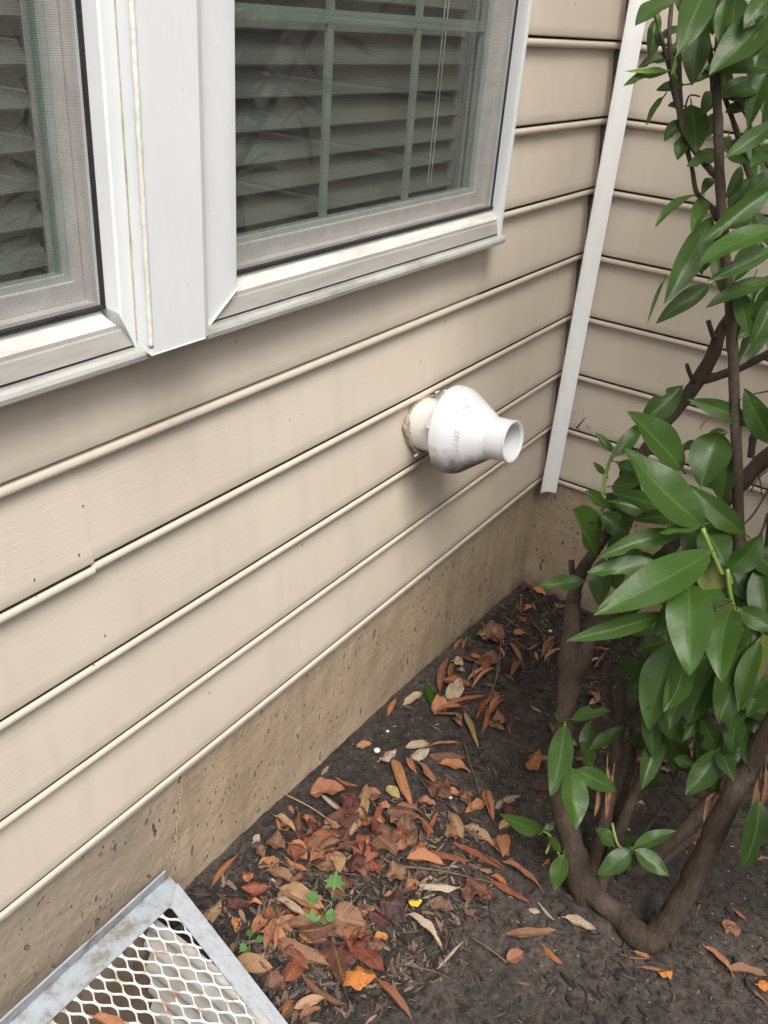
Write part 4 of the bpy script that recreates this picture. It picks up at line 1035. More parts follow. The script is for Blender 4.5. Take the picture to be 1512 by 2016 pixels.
clump(r6, [(435, 340, 362, 722, 135, 1.68, dict(tint=.35, d1=1.60)), (472, 578, 495, 897, 145, 1.63, dict(tint=.6, d1=1.58)), (490, 580, 708, 692, 110, 1.66, dict(tint=.5)),
           (472, 312, 682, 270, 72, 1.68, dict(tint=.5)), (568, 470, 748, 345, 72, 1.72, dict(tint=.2)), (432, 330, 393, 258, 50, 1.72, dict(tint=.4)), (545, 500, 590, 300, 80, 1.74, dict(tint=.0)),
           (580, 560, 520, 430, 90, 1.74, dict(tint=.05))], label='low leaves in front of the trunk')
clump(r6, [(315, 895, 88, 812, 92, 1.72, dict(tint=.35)), (320, 905, 382, 850, 42, 1.73, dict(tint=.4)), (412, 1005, 345, 938, 50, 1.74, dict(tint=.35)), (430, 1030, 380, 1218, 98, 1.72, dict(tint=.45))], label='small leaves sprouting left of the trunk base')
clump(r6, [(790, 998, 608, 1138, 112, 1.66, dict(tint=.45)), (803, 1003, 988, 1143, 102, 1.64, dict(tint=.45)), (800, 990, 1027, 903, 82, 1.66, dict(tint=.5)),
           (692, 982, 598, 890, 78, 1.70, dict(tint=.2)), (790, 1020, 775, 1115, 62, 1.68, dict(tint=.1)), (760, 990, 830, 950, 70, 1.72, dict(tint=.1)),
           (850, 690, 978, 665, 42, 1.78, dict(tint=.4)), (826, 690, 820, 752, 42, 1.78, dict(tint=.3))], label='rosette of small leaves near the soil')
clump(r6, [(912, 442, 758, 420, 90, 1.78, dict(tint=0)), (918, 470, 1075, 450, 82, 1.78, dict(tint=0)), (700, 70, 850, 20, 80, 1.8, dict(tint=0)), (765, 335, 880, 290, 55, 1.8, dict(tint=0)),
           (1460, 740, 1370, 1108, 135, 1.50, dict(tint=.0, shape=1)), (1000, 400, 1070, 370, 60, 1.8, dict(tint=0))])
# upper part
clump(r4, [(985, -20, 722, 150, 95, 1.30, dict(tint=.3, tilt=.7)), (1130, -70, 962, 312, 195, 1.29, dict(tint=.12)), (1095, 110, 1045, 485, 160, 1.36, dict(tint=.0)),
           (1245, -30, 1192, 245, 80, 1.28, dict(tint=.15)), (1480, 70, 1140, 425, 215, 1.27, dict(tint=.1)), (1490, -20, 1335, 165, 130, 1.25, dict(tint=.2)), (1500, 130, 1402, 385, 120, 1.27, dict(tint=.15)),
           (1500, 390, 1100, 400, 130, 1.33, dict(tint=.0)), (1180, 400, 1060, 470, 50, 1.3, dict(tint=.1))], label='dark leaves at the top')
clump(r4, [(912, 400, 662, 405, 28, 1.35, dict(tint=.6)), (948, 338, 925, 430, 26, 1.35, dict(tint=.6)), (850, 60, 862, 190, 26, 1.35, dict(tint=.1))], mt=M_LIME, label='lime green young leaves at the stem tip')
clump(r4, [(908, 405, 652, 490, 62, 1.37, dict(tint=.25)), (935, 325, 735, 385, 65, 1.38, dict(tint=.0)), (835, 110, 803, 365, 82, 1.38, dict(tint=.0)),
           (1000, 480, 838, 512, 62, 1.39, dict(tint=.05)), (885, 545, 785, 712, 38, 1.40, dict(tint=.1, jag=.5, wave=.1)), (985, 680, 885, 800, 82, 1.41, dict(tint=.1)),
           (1015, 770, 960, 910, 92, 1.41, dict(tint=.05)), (1040, 590, 1065, 870, 160, 1.42, dict(tint=.0)), (1180, 860, 1010, 945, 95, 1.42, dict(tint=.25)),
           (985, 150, 870, 230, 60, 1.4, dict(tint=0)), (970, 260, 860, 330, 50, 1.4, dict(tint=0)), (980, 600, 905, 600, 40, 1.41, dict(tint=0)), (1000, 200, 930, 400, 90, 1.42, dict(tint=0))])
clump(r4, [(1320, 945, 1232, 1130, 72, 1.41, dict(tint=.15)), (1245, 865, 1335, 935, 52, 1.40, dict(tint=.1)), (1085, 1100, 833, 1290, 52, 1.42, dict(tint=.35, tilt=.8)),
           (1105, 1125, 1040, 1325, 95, 1.42, dict(tint=.3)), (1175, 1010, 1095, 1110, 62, 1.43, dict(tint=.1)), (1160, 1230, 885, 1722, 165, 1.41, dict(tint=.1, d1=1.38)),
           (885, 1590, 788, 1842, 24, 1.42, dict(tint=.2, fold=.6)), (1145, 1615, 838, 1835, 110, 1.43, dict(tint=.12)), (1130, 1270, 1100, 1560, 110, 1.47, dict(tint=.35)),
           (1160, 1300, 1220, 1680, 120, 1.48, dict(tint=.5)), (1140, 1480, 1065, 1550, 50, 1.46)])
clump(r4, [(1520, 1050, 1085, 1392, 118, 1.33, dict(tint=.45)), (1530, 1290, 1073, 1512, 125, 1.31, dict(tint=.75)), (1530, 1400, 1130, 1592, 95, 1.34, dict(tint=.3)),
           (1530, 1590, 1120, 1745, 92, 1.38, dict(tint=.2)), (1500, 970, 1330, 1112, 95, 1.35, dict(tint=.4)), (1500, 1690, 1378, 1962, 112, 1.42, dict(tint=.2)), (1440, 1740, 1303, 1925, 102, 1.44, dict(tint=.15)),
           (1530, 690, 1228, 895, 105, 1.31, dict(tint=.7)), (1490, 880, 1370, 950, 70, 1.33, dict(tint=.6)), (1250, 1180, 1420, 1010, 120, 1.4, dict(tint=.1)), (1230, 1290, 1400, 1180, 110, 1.42, dict(tint=.0))], label='long pale green leaves reaching in from the right')
clump(r4, [(1420, 475, 1175, 540, 110, 1.40, dict(tint=.0)), (1370, 585, 1210, 545, 50, 1.42, dict(tint=0)), (1350, 590, 1230, 640, 70, 1.43, dict(tint=.0)), (1490, 370, 1365, 730, 115, 1.38, dict(tint=.15)),
           (1240, 380, 1235, 570, 80, 1.42, dict(tint=0)), (1180, 520, 1090, 660, 110, 1.43, dict(tint=.0)), (1180, 640, 1130, 780, 80, 1.43, dict(tint=0)), (1480, 480, 1440, 640, 100, 1.42, dict(tint=0)),
           (1130, -20, 1160, 200, 120, 1.42, dict(tint=0)), (1300, -40, 1280, 220, 160, 1.40, dict(tint=0)), (1230, 60, 1330, 330, 170, 1.42, dict(tint=0)), (1400, 200, 1200, 330, 120, 1.4, dict(tint=0)),
           (1360, 720, 1390, 940, 80, 1.42, dict(tint=.1)), (1250, 770, 1230, 860, 50, 1.42, dict(tint=.1)), (980, -20, 1000, 100, 70, 1.42, dict(tint=0)), (1490, 820, 1400, 950, 80, 1.37, dict(tint=.5)),
           (1010, 60, 1050, 330, 140, 1.43, dict(tint=0)), (920, 20, 800, 60, 60, 1.4, dict(tint=0))])
rnd = random.Random(44)
for (n_, xa, xb, ya, yb, da, db) in ((34, 1270, 1530, 960, 1480, 1.58, 1.72), (11, 1390, 1530, -20, 330, 1.38, 1.52), (8, 1440, 1530, 380, 760, 1.42, 1.5), (9, 1210, 1330, 880, 1120, 1.66, 1.70)):
    lb = LB()
    for i in range(n_):
        bx, by = rnd.uniform(xa, xb), rnd.uniform(ya, yb); a = rnd.uniform(.2, 2.9); l2 = rnd.uniform(70, 150)
        tx, ty = bx+math.cos(a)*l2*rnd.choice((1, -.6)), by+abs(math.sin(a))*l2
        if tx < xa-20: continue
        lf(lb, bx, by, tx, ty, l2*rnd.uniform(.3, .42), rnd.uniform(da, db), tint=rnd.uniform(0, .25), nv=8)
    lb.build('leaf_cluster', M_LEAF, shrub)
# hanging dead leaves
lb = LB()
for (bx, by, tx, ty, w_) in ((660, 560, 650, 850, 55), (612, 670, 588, 835, 34), (690, 600, 665, 780, 30), (1290, 700, 1180, 745, 30), (1240, 650, 1170, 860, 50), (1220, 560, 1255, 680, 40), (1470, 620, 1420, 940, 60), (1500, 560, 1450, 820, 50)):
    b = r6(bx, by); t = r6(tx, ty); lf(lb, b[0], b[1], t[0], t[1], w_/2.69, 1.70 if bx < 1000 else 1.62, roll=1.3, wave=.08, petiole=.02)
o = lb.build('hanging_dead_leaves', DRY['brown'], shrub); o['label'] = 'curled brown dead leaves hanging on the stems'

# foliage of the same shrub beyond the frame, on the right and overhead, added to shade the soil
lb = LB(); rnd = random.Random(21)
for i in range(740):
    if i < 640: px = rnd.uniform(1640, 2700); py = rnd.uniform(-900, 1500); d = rnd.uniform(1.15, 2.0)
    else: px = rnd.uniform(1330, 2500); py = rnd.uniform(-1500, -120); d = rnd.uniform(1.05, 1.75)
    P = at(px, py, d)
    if P.z < -.05 or P.x > -.12: continue
    dr = Vector((rnd.uniform(-1, 1), rnd.uniform(-1, 1), rnd.uniform(-.9, .3))).normalized()
    ln = rnd.uniform(.11, .19); T = P+dr*ln
    q = T-CAM; dd = q.dot(FWD); tx = 756+F*q.dot(RT)/dd; ty = 1008-F*q.dot(UP)/dd
    if tx < 1530 and ty > -20: continue
    lb.add(leaf_geo(P, T, ln*.34, (Vector((-.3, -.3, 1))+Vector((rnd.uniform(-.5, .5),)*3)), .25, .04, rnd.uniform(-.3, .3), .02, 0, 0, .01, nu=2, nv=7, tint=rnd.uniform(0, .6), seed=i))
o = lb.build('leaf_cluster', M_LEAF, shrub); o['label'] = 'unseen outer crown added for shade'
for i in range(9):
    a = at(1500+i*60, 1250-i*20, 1.6); b = at(1560+i*110, rnd.uniform(-900, 300), rnd.uniform(1.3, 1.8))
    V, Fc = tube([a, a.lerp(b, .5)+Vector((rnd.uniform(-.06, .06), rnd.uniform(-.06, .06), 0)), b], [.012, .009, .005], 8, 6, .08); mesh_obj('branch', V, Fc, M_BARK, shrub)

# ------------------------------------------------------------------ fallen leaves
ZONES = []
def zone(px, py):
    if py < 1300 and px < 1130: return 'in the mulch below the wall corner'
    if px > 1120 and py < 1500: return 'behind the shrub trunk'
    if px < 480 and py > 1650: return 'between the grate and the foundation' if py < 1760 else 'beside the grate'
    if py < 1400 and px < 1130: return 'by the foundation near the corner'
    if px < 1010 and py < 1500: return 'halfway along the foundation'
    if px > 1380 and py > 1650: return 'on dark soil at the lower right'
    if px > 1150 and py >= 1700: return 'on bare soil below the bent branch'
    if px > 960: return 'on soil left of the trunk'
    if py < 1600: return 'at the upper edge of the leaf pile'
    if py < 1720: return 'in the middle of the leaf pile' if px < 860 else 'at the right of the leaf pile'
    if py < 1850: return 'in the lower leaf pile' if px < 850 else 'below the leaf pile on bare soil'
    return 'at the bottom of the leaf pile'
used = {}
FORM = {'rolled': 'rolled', 'flat': 'flat', 'curl': 'curled', 'crumple': 'crumpled'}
LEAF_ID = [0]
stack = []
def fallen(x1, y1, x2, y2, wpx, col, form='curl', lift=None, label=None, mtl=None):
    LEAF_ID[0] += 1; sid = LEAF_ID[0]*17+3; rnd = random.Random(sid)
    A = onG(x1, y1); B = onG(x2, y2)
    mid = (A+B)/2
    h = 0.004
    for (q, r) in stack:        # rest on what lies below
        d = (Vector((mid.x, mid.y))-q).length
        if d < r: h = max(h, .004+.006*min(3, sum(1 for (q2, r2) in stack if (Vector((mid.x, mid.y))-q2).length < r2*.8)))
    if lift: h += lift
    A.z += h+rnd.uniform(0, .01); B.z += h+rnd.uniform(0, .012)
    stack.append((Vector((mid.x, mid.y)), max(.02, (A-B).length*.5)))
    w_ = wpx*depth(mid)/F
    dirv = (B-A).normalized()
    # widths were read in the picture; undo part of the foreshortening
    tc = (CAM-mid).normalized(); side = Vector((0, 0, 1)).cross(dirv).normalized()
    fs = math.sqrt(max(.2, 1-(side.dot(tc))**2)); w_ = w_/fs*(.88 if form == 'curl' else 1.0)
    nr = Vector((rnd.uniform(-.35, .35), rnd.uniform(-.35, .35), 1))
    up = 1 if rnd.random() < .6 else -1
    kw = dict(nv=12, nu=4, seed=sid, tint=.5, petiole=.006 if rnd.random() < .5 else 0)
    if form == 'rolled': kw.update(roll=rnd.uniform(1.7, 2.4), wave=.05, arch=rnd.uniform(-.02, .06), jag=.15); w_ *= 1.5
    elif form == 'flat': kw.update(fold=rnd.uniform(.05, .35), wave=.05, arch=rnd.uniform(.0, .05), shape=rnd.choice((0, 1)))
    elif form == 'crumple': kw.update(fold=rnd.uniform(.2, .6), wave=.10, arch=rnd.uniform(.0, .14), jag=.16, shape=rnd.choice((2, 0, 1)), twist=rnd.uniform(-.8, .8), nu=6, nv=16)
    else: kw.update(fold=rnd.uniform(.3, .8), wave=.09, arch=rnd.uniform(.02, .12), twist=rnd.uniform(-.7, .7), jag=.12, shape=rnd.choice((0, 0, 1)))
    kw.setdefault('twist', rnd.uniform(-.4, .4)); kw['bow'] = rnd.uniform(-.06, .06)
    if up < 0:
        nr = -nr
        if 'fold' in kw: kw['arch'] = -kw['arch']
    V, Fc, U, T = leaf_geo(A, B, w_, nr, **kw)
    # keep it on the soil
    lo = min(v.z-gz(v.x, v.y) for v in V)
    dz = (h-.002)-lo
    org = mid.copy(); org.z = gz(mid.x, mid.y)+h
    V = [v+Vector((0, 0, dz))-org for v in V]
    o = mesh_obj('fallen_leaf', V, Fc, mtl or DRY[col], None, uv=U, attr=T); o.location = org
    ln = math.hypot(x2-x1, y2-y1)
    sz = 'long' if ln > 75 else ('small' if ln < 32 else 'mid-sized')
    lab = label or f'{sz} {col} {FORM[form]} dry leaf {zone((x1+x2)/2, (y1+y2)/2)}'
    tag(o, lab, 'fallen leaf', 'fallen leaves on the soil')
    return o
def r7(x, y): return (350+x/2.326, 1350+y/2.326)
def r8(x, y): return (780+x/3.6, 1150+y/3.6)
O, BO, RU, DR, PB, BR, TA, PA, YE, OL = 'orange', 'bright orange', 'rust brown', 'dark red-brown', 'purple-brown', 'brown', 'tan', 'pale grey-tan', 'yellow', 'olive'
# random bed of the pile first (so that the placed ones lie on top)
rnd = random.Random(12)
for i in range(108):
    if i >= 88: cx, cy, sx2, sy2 = rnd.choice(((1200, 480, 300, 160), (1150, 120, 200, 200), (1350, -150, 260, 160)))
    elif i < 50: cx, cy, sx2, sy2 = 800, 730, 210, 170
    elif i < 75: cx, cy, sx2, sy2 = 520, 1080, 190, 200
    else: cx, cy, sx2, sy2 = 760, 1180, 160, 140
    x = rnd.gauss(cx, sx2*.6); y = rnd.gauss(cy, sy2*.6)
    if x < 150 or (y < 480 and i < 88): continue
    if y < 1000-x*.85: continue
    if (y-975)/(1549-975)*(480)+0 > x-20: continue
    a = rnd.uniform(0, 6.28); l2 = rnd.uniform(60, 125)
    p1 = r7(x-math.cos(a)*l2/2*1.2, y-math.sin(a)*l2/2*.8); p2 = r7(x+math.cos(a)*l2/2*1.2, y+math.sin(a)*l2/2*.8)
    fallen(*p1, *p2, rnd.uniform(45, 90)/2.326, rnd.choice([DR, DR, PB, BR, BR, RU, RU, DR, O, BR]), rnd.choice(['crumple', 'curl', 'rolled', 'curl']))
R7 = [
 (605,500,770,490,90,RU,'flat'),(985,340,1075,590,62,O,'curl'),(960,470,1015,530,50,OL,'flat'),(720,440,825,475,25,RU,'rolled'),(860,500,790,720,95,TA,'curl'),
 (655,510,790,600,36,PA,'rolled'),(550,600,560,725,55,BR,'curl'),(445,620,540,690,45,TA,'curl'),(410,715,490,760,78,DR,'crumple'),(510,740,592,810,82,O,'flat'),
 (365,832,490,820,66,O,'flat'),(265,790,145,940,34,O,'curl'),(295,890,347,875,50,O,'flat'),(400,855,565,935,60,BR,'curl'),(500,808,600,862,30,O,'rolled'),
 (100,1112,200,990,72,TA,'flat'),(225,1012,322,1022,64,DR,'curl'),(320,1000,390,1032,32,BO,'curl'),(265,1060,266,1142,52,BO,'flat'),(345,1150,442,1035,62,O,'flat'),
 (460,950,680,1062,92,TA,'curl'),(450,1010,590,1092,44,PA,'curl'),(440,1120,540,1080,40,O,'curl'),(235,1272,437,1310,84,TA,'flat'),(440,1180,702,1305,84,BR,'curl'),
 (700,1190,752,1412,112,BR,'curl'),(770,1180,942,1345,100,RU,'flat'),(915,1355,1075,1548,50,RU,'curl'),(730,1345,905,1370,112,BO,'crumple'),(560,1340,770,1492,48,BR,'rolled'),
 (530,1492,682,1450,50,TA,'curl'),(470,1540,532,1450,60,RU,'curl'),(415,1402,500,1370,82,DR,'crumple'),(490,1380,590,1230,92,RU,'flat'),(890,1172,965,1160,48,BO,'crumple'),
 (1052,1035,1112,1025,42,YE,'flat'),(1055,1062,1206,1202,58,PA,'curl'),(920,1030,1042,1055,112,PB,'crumple'),(1100,922,1300,932,50,PA,'curl'),(1290,950,1382,962,90,BR,'crumple'),
 (1045,800,1222,832,62,O,'curl'),(1120,765,1345,820,48,RU,'curl'),(1255,740,1482,862,48,RU,'rolled'),(1240,600,1302,722,66,TA,'curl'),(1310,650,1450,742,52,TA,'curl'),
 (1400,490,1442,632,52,O,'curl'),(1452,700,1512,800,74,O,'flat'),(1182,600,1140,722,30,O,'curl'),(1300,535,1352,510,46,RU,'curl'),(1095,360,1182,482,50,RU,'curl'),
 (1050,340,1090,425,34,RU,'curl'),(1200,368,1342,402,50,O,'curl'),(1145,330,1330,345,48,BR,'curl'),(1040,292,1152,268,40,PA,'curl'),(1070,345,1152,300,50,PA,'flat'),
 (1150,280,1300,280,15,O,'rolled'),(920,362,1000,310,50,PA,'crumple'),(815,290,887,275,32,O,'curl'),(962,142,1002,70,32,O,'curl'),(1180,122,1412,65,28,RU,'rolled'),
 (1180,150,1322,127,24,RU,'rolled'),(1310,140,1372,292,40,OL,'curl'),(1370,162,1430,80,40,RU,'curl'),(1400,222,1412,110,30,O,'curl'),(1420,150,1487,75,30,O,'curl'),
 (1480,115,1514,212,48,DR,'curl'),(1250,165,1297,190,34,DR,'curl'),(1225,95,1290,8,70,PA,'crumple'),(1430,190,1492,202,52,BR,'crumple'),(830,700,862,805,70,RU,'crumple'),
 (890,695,1002,785,104,DR,'crumple'),(1000,690,1092,680,92,PB,'crumple'),(950,605,1110,632,58,BR,'curl'),(1080,775,1135,728,60,O,'curl'),(920,560,975,575,40,O,'curl'),
 (870,790,925,880,60,RU,'curl'),(950,880,1050,885,90,BR,'crumple'),(930,985,1020,975,50,O,'curl'),(1040,930,1110,925,60,RU,'curl'),(740,570,830,610,80,DR,'crumple'),
 (600,640,650,700,60,DR,'curl'),(640,820,760,850,70,BR,'crumple'),(700,1080,860,1120,120,BR,'crumple'),(710,790,745,880,80,TA,'curl'),(520,1230,600,1330,60,RU,'curl'),
 (1310,1040,1365,1045,45,BR,'curl'),(1320,910,1420,990,60,BR,'crumple'),(1430,880,1512,930,40,O,'rolled'),(865,1200,950,1210,50,BR,'crumple'),(1180,1320,1310,1180,24,PA,'rolled'),
 (240,1240,270,1170,40,BR,'curl'),(400,1240,430,1110,40,RU,'curl'),(445,1240,455,1120,30,O,'curl'),(360,750,395,790,50,DR,'crumple'),(560,1548,655,1490,55,RU,'curl'),
 (840,1060,905,1040,30,O,'rolled'),(1000,560,1120,600,34,BR,'rolled'),(1160,1030,1270,1050,80,PB,'crumple'),(500,560,530,600,30,RU,'curl'),(350,720,372,700,35,PA,'flat')]
R8 = [
 (600,320,742,452,34,O,'rolled'),(736,360,762,452,30,O,'curl'),(830,362,932,358,62,O,'flat'),(962,40,1070,97,46,BO,'curl'),(860,30,952,52,52,DR,'crumple'),(850,150,890,222,52,BR,'flat'),
 (886,95,902,212,20,O,'rolled'),(910,205,957,196,42,O,'curl'),(765,240,857,327,22,BR,'rolled'),(895,235,1050,382,24,BR,'rolled'),(870,267,922,290,32,RU,'curl'),(820,420,952,502,34,DR,'rolled'),
 (800,430,902,602,38,BR,'curl'),(920,482,1002,420,30,O,'curl'),(1030,542,1142,400,52,BR,'curl'),(1050,562,1182,490,46,TA,'curl'),(985,492,1000,556,32,PA,'curl'),(530,522,592,555,35,O,'flat'),
 (460,530,612,606,34,BR,'curl'),(470,492,527,375,36,RU,'curl'),(410,487,467,410,40,BR,'curl'),(310,772,372,530,68,RU,'curl'),(375,702,402,590,52,DR,'curl'),(388,560,472,602,62,PA,'crumple'),
 (530,752,707,615,36,O,'curl'),(505,702,652,620,30,TA,'curl'),(340,862,432,740,82,PA,'crumple'),(270,917,657,805,30,RU,'rolled'),(272,950,482,947,24,BR,'rolled'),(480,802,642,790,24,DR,'rolled'),
 (45,872,182,790,60,PA,'crumple'),(685,762,732,842,42,RU,'flat'),(600,1082,632,870,36,O,'curl'),(560,992,682,840,40,RU,'curl'),(645,962,762,830,36,O,'curl'),(740,882,812,1062,52,RU,'flat'),
 (390,972,462,1030,52,RU,'curl'),(650,1000,762,1062,52,BR,'crumple'),(1340,592,1477,530,30,PA,'rolled'),(1390,632,1482,510,26,O,'rolled'),(1400,460,1514,482,26,O,'rolled'),
 (1365,872,1442,820,50,TA,'curl'),(1350,780,1392,820,40,DR,'crumple'),(1080,982,1132,1102,52,BR,'curl'),(535,640,545,720,28,BR,'rolled'),(440,640,480,670,34,PA,'curl'),(720,480,760,540,30,O,'curl'),
 (570,400,645,370,20,PA,'rolled'),(760,640,830,690,14,PA,'rolled'),(1150,180,1200,190,22,BR,'curl')]
R6L = [
 (235,525,362,537,30,RU,'curl'),(480,522,602,532,36,O,'curl'),(890,552,1012,525,62,DR,'flat'),(1100,500,1142,530,40,O,'curl'),(240,692,362,697,28,DR,'rolled'),(100,1080,325,1237,44,RU,'curl'),
 (30,1160,252,1312,40,RU,'curl'),(242,1330,304,1345,30,PA,'curl'),(430,1368,600,1432,50,PA,'curl'),(115,1462,392,1448,58,BR,'flat'),(310,1512,425,1628,46,O,'curl'),(125,1602,216,1560,72,RU,'flat'),
 (1300,1382,1320,1492,92,RU,'flat'),(1170,1520,1332,1692,44,O,'curl'),(1280,1650,1514,1685,70,BR,'curl'),(1450,1735,1530,1735,52,BO,'flat'),(1390,1730,1514,1842,28,BR,'rolled'),(825,1632,972,1652,30,BR,'rolled'),
 (920,1680,996,1668,60,BO,'crumple'),(800,1550,882,1582,34,O,'curl'),(1410,1062,1514,1050,34,RU,'curl'),(20,700,52,862,42,O,'curl'),(105,940,107,1065,74,O,'flat'),(60,802,204,720,50,PA,'curl'),
 (90,902,152,870,50,TA,'curl'),(1330,1330,1395,1382,24,RU,'rolled'),(325,1085,350,1070,36,O,'curl'),(0,1052,120,1130,24,BR,'rolled'),(300,1310,380,1395,22,PA,'rolled'),(560,195,615,240,50,TA,'curl'),
 (780,745,860,775,36,PA,'curl'),(600,455,662,470,40,O,'curl'),(1010,430,1075,410,30,O,'curl'),(720,0,760,90,16,PA,'rolled'),(560,150,590,200,36,DR,'crumple'),(1090,985,1140,985,22,O,'rolled'),
 (740,1580,890,1600,14,BR,'rolled'),(0,1235,38,1290,60,RU,'flat'),(1080,450,1120,480,34,DR,'crumple'),(820,520,900,600,36,DR,'crumple'),(930,590,1000,610,30,DR,'curl')]
for rows, fn, s in ((R8, r8, 3.6), (R7, r7, 2.326), (R6L, r6, 2.69)):
    for (a, b, c, d, w_, col, form) in rows:
        p1 = fn(a, b); p2 = fn(c, d); fallen(*p1, *p2, w_/s, col, form, lift=.02 if col == YE else None)
fallen(*r8(215, 730), *r8(265, 885), 62/3.6, TA, 'flat', label='single fresh green leaf lying by the foundation', mtl=M_LEAF)
fallen(*r8(480, 932), *r8(582, 1187), 50/3.6, OL, 'curl', label='greenish-tan pointed leaf hanging below the rust leaves near the corner')
# two leaves on the grate
def grate_leaf(a0, b0, a1, b1, w_, col, label, form=1.2):
    V, Fc, U, T = leaf_geo(gp(a0, b0, .012), gp(a1, b1, .014), w_, GN, .3, .05, .5, .1, form, 0, .006, tint=.5, seed=77)
    org = gp((a0+a1)/2, (b0+b1)/2, .01); o = mesh_obj('fallen_leaf', [v-org for v in V], Fc, DRY[col], None, uv=U, attr=T); o.location = org
    tag(o, label, 'fallen leaf', 'fallen leaves on the soil')
def on_grate(px, py):
    d = RT*((px-756)/F) - UP*((py-1008)/F) + FWD; t = (W0-CAM).dot(GN)/d.dot(GN); P = CAM+d*t-W0
    return P.dot(EX), P.dot(EO)
q1 = on_grate(166, 1964); q2 = on_grate(266, 2002); grate_leaf(*q1, *q2, .03, O, 'long curled orange-brown leaf lying across the grate mesh')
q1 = on_grate(18, 2016); q2 = on_grate(36, 1998); grate_leaf(*q1, *q2, .028, O, 'small orange leaf on the frame bar of the grate')
V, Fc, U, T = leaf_geo(Vector((-1.72, -.17, -.83)), Vector((-1.66, -.08, -.815)), .05, Vector((0, 0, 1)), .3, .05, 0, .1, 0, 2, 0, seed=5)
o = mesh_obj('fallen_leaf', V, Fc, DRY['bright orange'], None, uv=U, attr=T); tag(o, 'orange leaf down on the floor of the window well', 'fallen leaf', 'fallen leaves on the soil')

# ------------------------------------------------------------------ twigs on the ground
def gtwig(pts, r, label, mt=None):
    P = [onG(*q)+Vector((0, 0, .012)) for q in pts]; org = P[0].copy()
    V, Fc = tube([p-org for p in P], [r]*(len(P)-1)+[r*.5], 6, 4, .15)
    o = mesh_obj('fallen_twig', V, Fc, mt or M_TWIG, None); o.location = org; tag(o, label, 'twig', 'fallen twigs on the soil')
gtwig([r7(490, 515), r7(600, 570), r7(690, 630), r7(800, 692)], .0016, 'thin pale twig leaning across the top of the leaf pile', DRY['tan'])
gtwig([r7(905, 780), r7(1000, 840), r7(1200, 865), r7(1432, 918)], .0024, 'long grey-brown twig at the right of the leaf pile')
gtwig([r7(865, 505), r7(910, 580), r7(945, 650)], .0014, 'short thin twig above the dark leaves of the pile')
gtwig([r7(1300, 250), r7(1335, 370), r7(1370, 480), r7(1385, 530)], .0013, 'thin upright-lying twig between rust leaves and bare soil')
gtwig([r8(738, 400), r8(730, 560), r8(712, 670), r8(640, 850)], .0024, 'long bent twig standing over the leaves near the corner')
gtwig([r7(740, 875), r7(880, 895)], .0013, 'short straight twig in the pile beside the seedling')
gtwig([r7(800, 1010), r7(870, 920)], .0014, 'short forked twig right of the maple seedling')
gtwig([r7(1340, 1170), r7(1440, 1235), r7(1500, 1280)], .0015, 'pale twig on bare soil below the leaf pile')
gtwig([r6(0, 1520), r6(60, 1570), r6(125, 1625)], .0014, 'thin dark twig ending beside the round pinkish leaf')
gtwig([r6(80, 0), r6(60, 150), r6(20, 240)], .0016, 'thin curved twig left of the shrub trunk')
gtwig([r7(1000, 1290), r7(1180, 1330), r7(1290, 1390)], .0013, 'very thin dark twig on the bare soil')
gtwig([r7(1110, 450), r7(1190, 540)], .002, 'dark short twig left of the white curled chip')
# small pale pebbles
M_PEB = simple('pale_pebble', (.62, .60, .56), .6, var=.15)
for (px, py, r, lab) in ((*r7(912, 303), .008, 'white pebble beside the small orange leaf near the foundation'), (*r7(1250, 515), .005, 'tiny white chip right of the orange leaves'),
                         (*r7(960, 212), .004, 'tiny cream pebble on bare soil near the foundation'), (*r6(898, 625), .006, 'white pebble behind the trunk'), (*r8(1090, 340), .006, 'white pebble in the corner mulch'), (*r7(722, 718), .006, 'pale pebble among the dark pile leaves')):
    P = onG(px, py)+Vector((0, 0, r*.7)); bm = bmesh.new(); bmesh.ops.create_icosphere(bm, subdivisions=2, radius=r)
    for v in bm.verts: v.co *= 1+.35*noise.noise(v.co*200+P*9); v.co.z *= .55
    me = bpy.data.meshes.new('pebble'); bm.to_mesh(me); bm.free(); me.materials.append(M_PEB); o = bpy.data.objects.new('pebble', me); COL.objects.link(o); o.location = P
    tag(o, lab, 'pebble')

